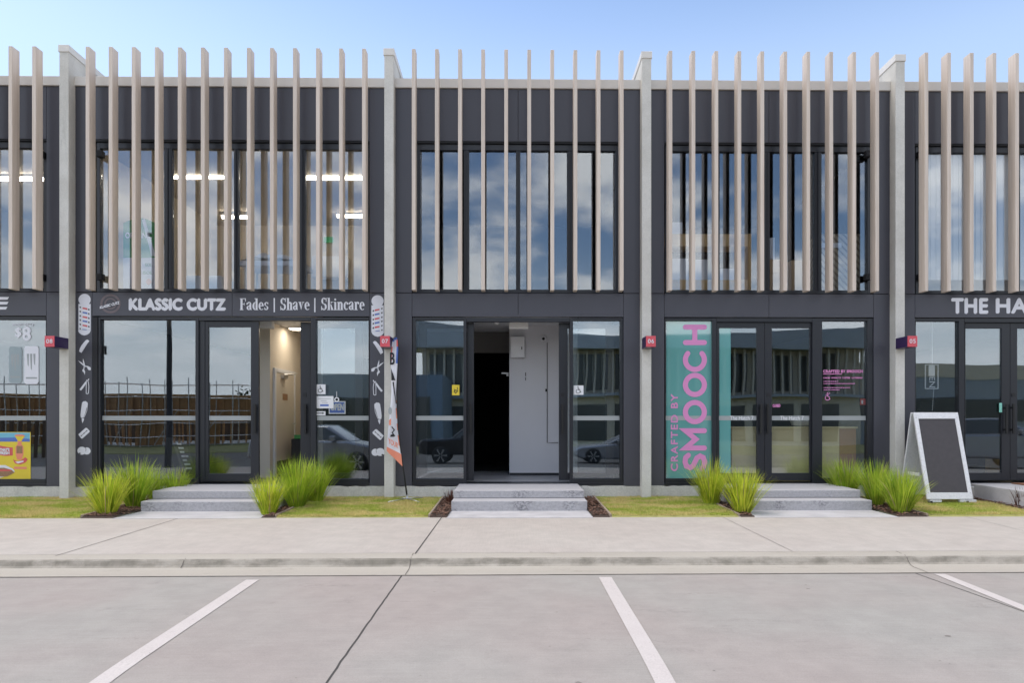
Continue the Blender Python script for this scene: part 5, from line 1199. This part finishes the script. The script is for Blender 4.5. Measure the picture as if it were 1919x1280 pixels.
t = thing('picket_fence', 'dark timber post fence across the road', 'fence', (RX(-60, -24), -24, -.8)); mb = MB(); x = RX(-200, -24)
while x < RX(92, -24): mb.box(x, x + .14, -24.1, -24, -.85, RZ(785, 0, -24)); x += .42
mb.build('palings', M['rawdark'], t)
sheet('verge', [(-46, -.88), (-44.0, -.80), (-31, -.80), (-30.9, -.88)], M['verge'], kind='structure')
def tree(x, y, h, r, seed, lab):
    rs = random.Random(seed); t = thing('street_tree', lab, 'tree', (x, y, -.9), 'trees across the road')
    MB().tube([(x, y, -.9), (x + .1, y, h * .3), (x, y + .1, h * .6)], .18, 8, r2=.08).build('trunk', M['rawdark'], t)
    mb = MB()
    for _ in range(1400):
        a, b = rs.uniform(0, 6.28), rs.uniform(-1, 1); q = r * rs.uniform(.35, 1) * (1 + .3 * math.sin(a * 3 + seed)); k = math.sqrt(1 - b * b)
        c = Vector((x + q * k * math.cos(a), y + q * k * math.sin(a), h * .62 + q * b * .8)); d1 = Vector((rs.gauss(0, 1), rs.gauss(0, 1), rs.gauss(0, 1))).normalized() * .2; d2 = Vector((rs.gauss(0, 1), rs.gauss(0, 1), rs.gauss(0, 1))).normalized() * .16
        mb.face([tuple(c + d1), tuple(c + d2), tuple(c - d1), tuple(c - d2)])
    mb.build('crown', mat('tree_leaf', (.05, .08, .025), .7, var=.4, scale=2), t, normals=False)
for i, (u, y, h, r) in enumerate(((478, -58, 4.0, 2.4), (500, -64, 4.4, 2.2))): tree(RX(u, y), y, h, r, i, ['dark tree past the scaffolding', 'far tree past the scaffolding'][i])
px_ = RX(317, -11.6)
t = thing('street_lamp', 'dark street lamp pole on the near side of the road', 'street lamp', (px_, -11.6, -.3))
MB().lathe((px_, -11.6, -.35), [(.16, 0), (.16, .03), (.10, .05), (.085, 2), (.06, 7.5)], 14).build('pole', M['walld'], t); MB().box(px_ - .1, px_ + .1, -11.6, -10.4, 7.1, 7.2).build('lamp_head', M['walld'], t)
M['carsilver'] = mat('silver_car_paint', (.34, .345, .36), .25, .6, var=.02)
M['carblack'] = mat('black_car_paint', (.012, .012, .013), .2)
M['tyre'] = mat('tyre_rubber', (.015, .015, .015), .8)
def car(name, lab, nose_x, d, yc, zg, Ln, body, cabin, m, wheel_r, wx, wid=1.8):
    """d: +1 if the tail lies towards +X; body, cabin: side outlines (distance from nose, height)"""
    t = thing(name, lab, 'car', (nose_x + d * Ln / 2, yc, zg))
    f = lambda ps: [(nose_x + d * a, zg + b) for a, b in ps]
    MB().prism(f(body), 'y', yc - wid / 2, yc + wid / 2).build('body', m, t, bevel=.07, smooth=False)
    w2 = wid / 2 - .10; lo = min(b for _, b in cabin); hi = max(b for _, b in cabin); mb = MB()
    q = f(cabin); n = len(q); ins = [(.0 if b <= lo + .02 else .16) for _, b in cabin]
    vs = [(p[0], yc - w2 + i_, p[1]) for p, i_ in zip(q, ins)] + [(p[0], yc + w2 - i_, p[1]) for p, i_ in zip(q, ins)]
    mb.add(vs, [tuple(range(n)), tuple(range(n, 2 * n))] + [(i, (i + 1) % n, (i + 1) % n + n, i + n) for i in range(n)]); mb.build('cabin', m, t, bevel=.05)
    cxm = sum(a for a, _ in cabin) / n
    for s in (1, -1):
        wn = MB(); g = [(cxm + (a - cxm) * .86, lo + .05 + (b - lo) * .80) for a, b in cabin]
        def yy(b): return yc + s * (w2 + .012 - .16 * (b - lo) / (hi - lo))
        wn.face([(nose_x + d * a, yy(b), zg + b) for a, b in g]); wn.build('side_window', M['dwin'], t, normals=False)
    for a in wx:
        for s in (1, -1):
            x = nose_x + d * a; y = yc + s * (wid / 2 - .08)
            tw = MB().lathe((x, y, zg + wheel_r), [(wheel_r - .06, -.11), (wheel_r, -.08), (wheel_r, .08), (wheel_r - .06, .11)], 24, 'y').build('wheel', M['tyre'], t)
            rm = MB(); 
            for k in range(6): 
                an = k * math.pi / 3; rm.box(-.03, .03, 0, .03, 0, .01) if False else rm.hexa(*[[(x + (wheel_r - .09) * r_ * math.cos(an + da), y + s * o_, zg + wheel_r + (wheel_r - .09) * r_ * math.sin(an + da)) for r_, da in ((.15, -.4), (.98, -.14), (.98, .14), (.15, .4))] for o_ in (.10, .125)])
            rm.build('rim', M['steel'], tw)
    x = nose_x + d * (min(a for a, _ in cabin) + .55)
    for s in (1, -1): MB().box(x - .08, x + .08, yc + s * (wid / 2) - .12, yc + s * (wid / 2) + .14, zg + lo + .02, zg + lo + .17).build('mirror', m, t, bevel=.03)
ute_b = [(0, .45), (.02, .85), (.15, 1.02), (1.5, 1.12), (5.1, 1.14), (5.15, .5), (4.5, .42), (.3, .40)]
car('pickup_truck', 'black pickup truck parked across the road behind the viewer', RX(784, -18), 1, -18.4, -.60, 5.2, ute_b, [(1.35, 1.08), (2.1, 1.72), (3.3, 1.76), (3.6, 1.1)], M['carblack'], .39, (.95, 4.1), 1.86)
cou_b = [(0, .35), (.03, .62), (.35, .74), (1.6, .86), (3.9, .92), (4.55, .90), (4.62, .4), (4.2, .25), (.4, .22)]
car('coupe', 'silver coupe parked across the road', RX(1073, -18), 1, -18.4, -.60, 4.6, cou_b, [(1.4, .84), (2.3, 1.26), (3.2, 1.30), (4.2, .90)], M['carsilver'], .34, (.85, 3.7), 1.82)
hat_b = [(0, .35), (.05, .68), (.3, .82), (1.15, .96), (3.8, 1.0), (4.1, .9), (4.15, .4), (3.8, .28), (.4, .28)]
car('hatchback', 'silver hatchback parked beside the viewer', -3.9, -1, -10.4, -.30, 4.15, hat_b, [(1.0, .94), (1.75, 1.40), (3.3, 1.42), (3.95, .98)], M['carsilver'], .33, (.8, 3.3), 1.76)
suv_b = [(0, .45), (.05, .95), (.3, 1.05), (1.3, 1.12), (4.5, 1.14), (4.6, .5), (4.2, .38), (.4, .38)]
car('station_wagon', 'silver station wagon parked farther along beside the viewer', 17.2, -1, -10.4, -.30, 4.6, suv_b, [(1.0, 1.1), (1.9, 1.62), (4.2, 1.62), (4.55, 1.1)], M['carsilver'], .36, (.85, 3.6), 1.84)
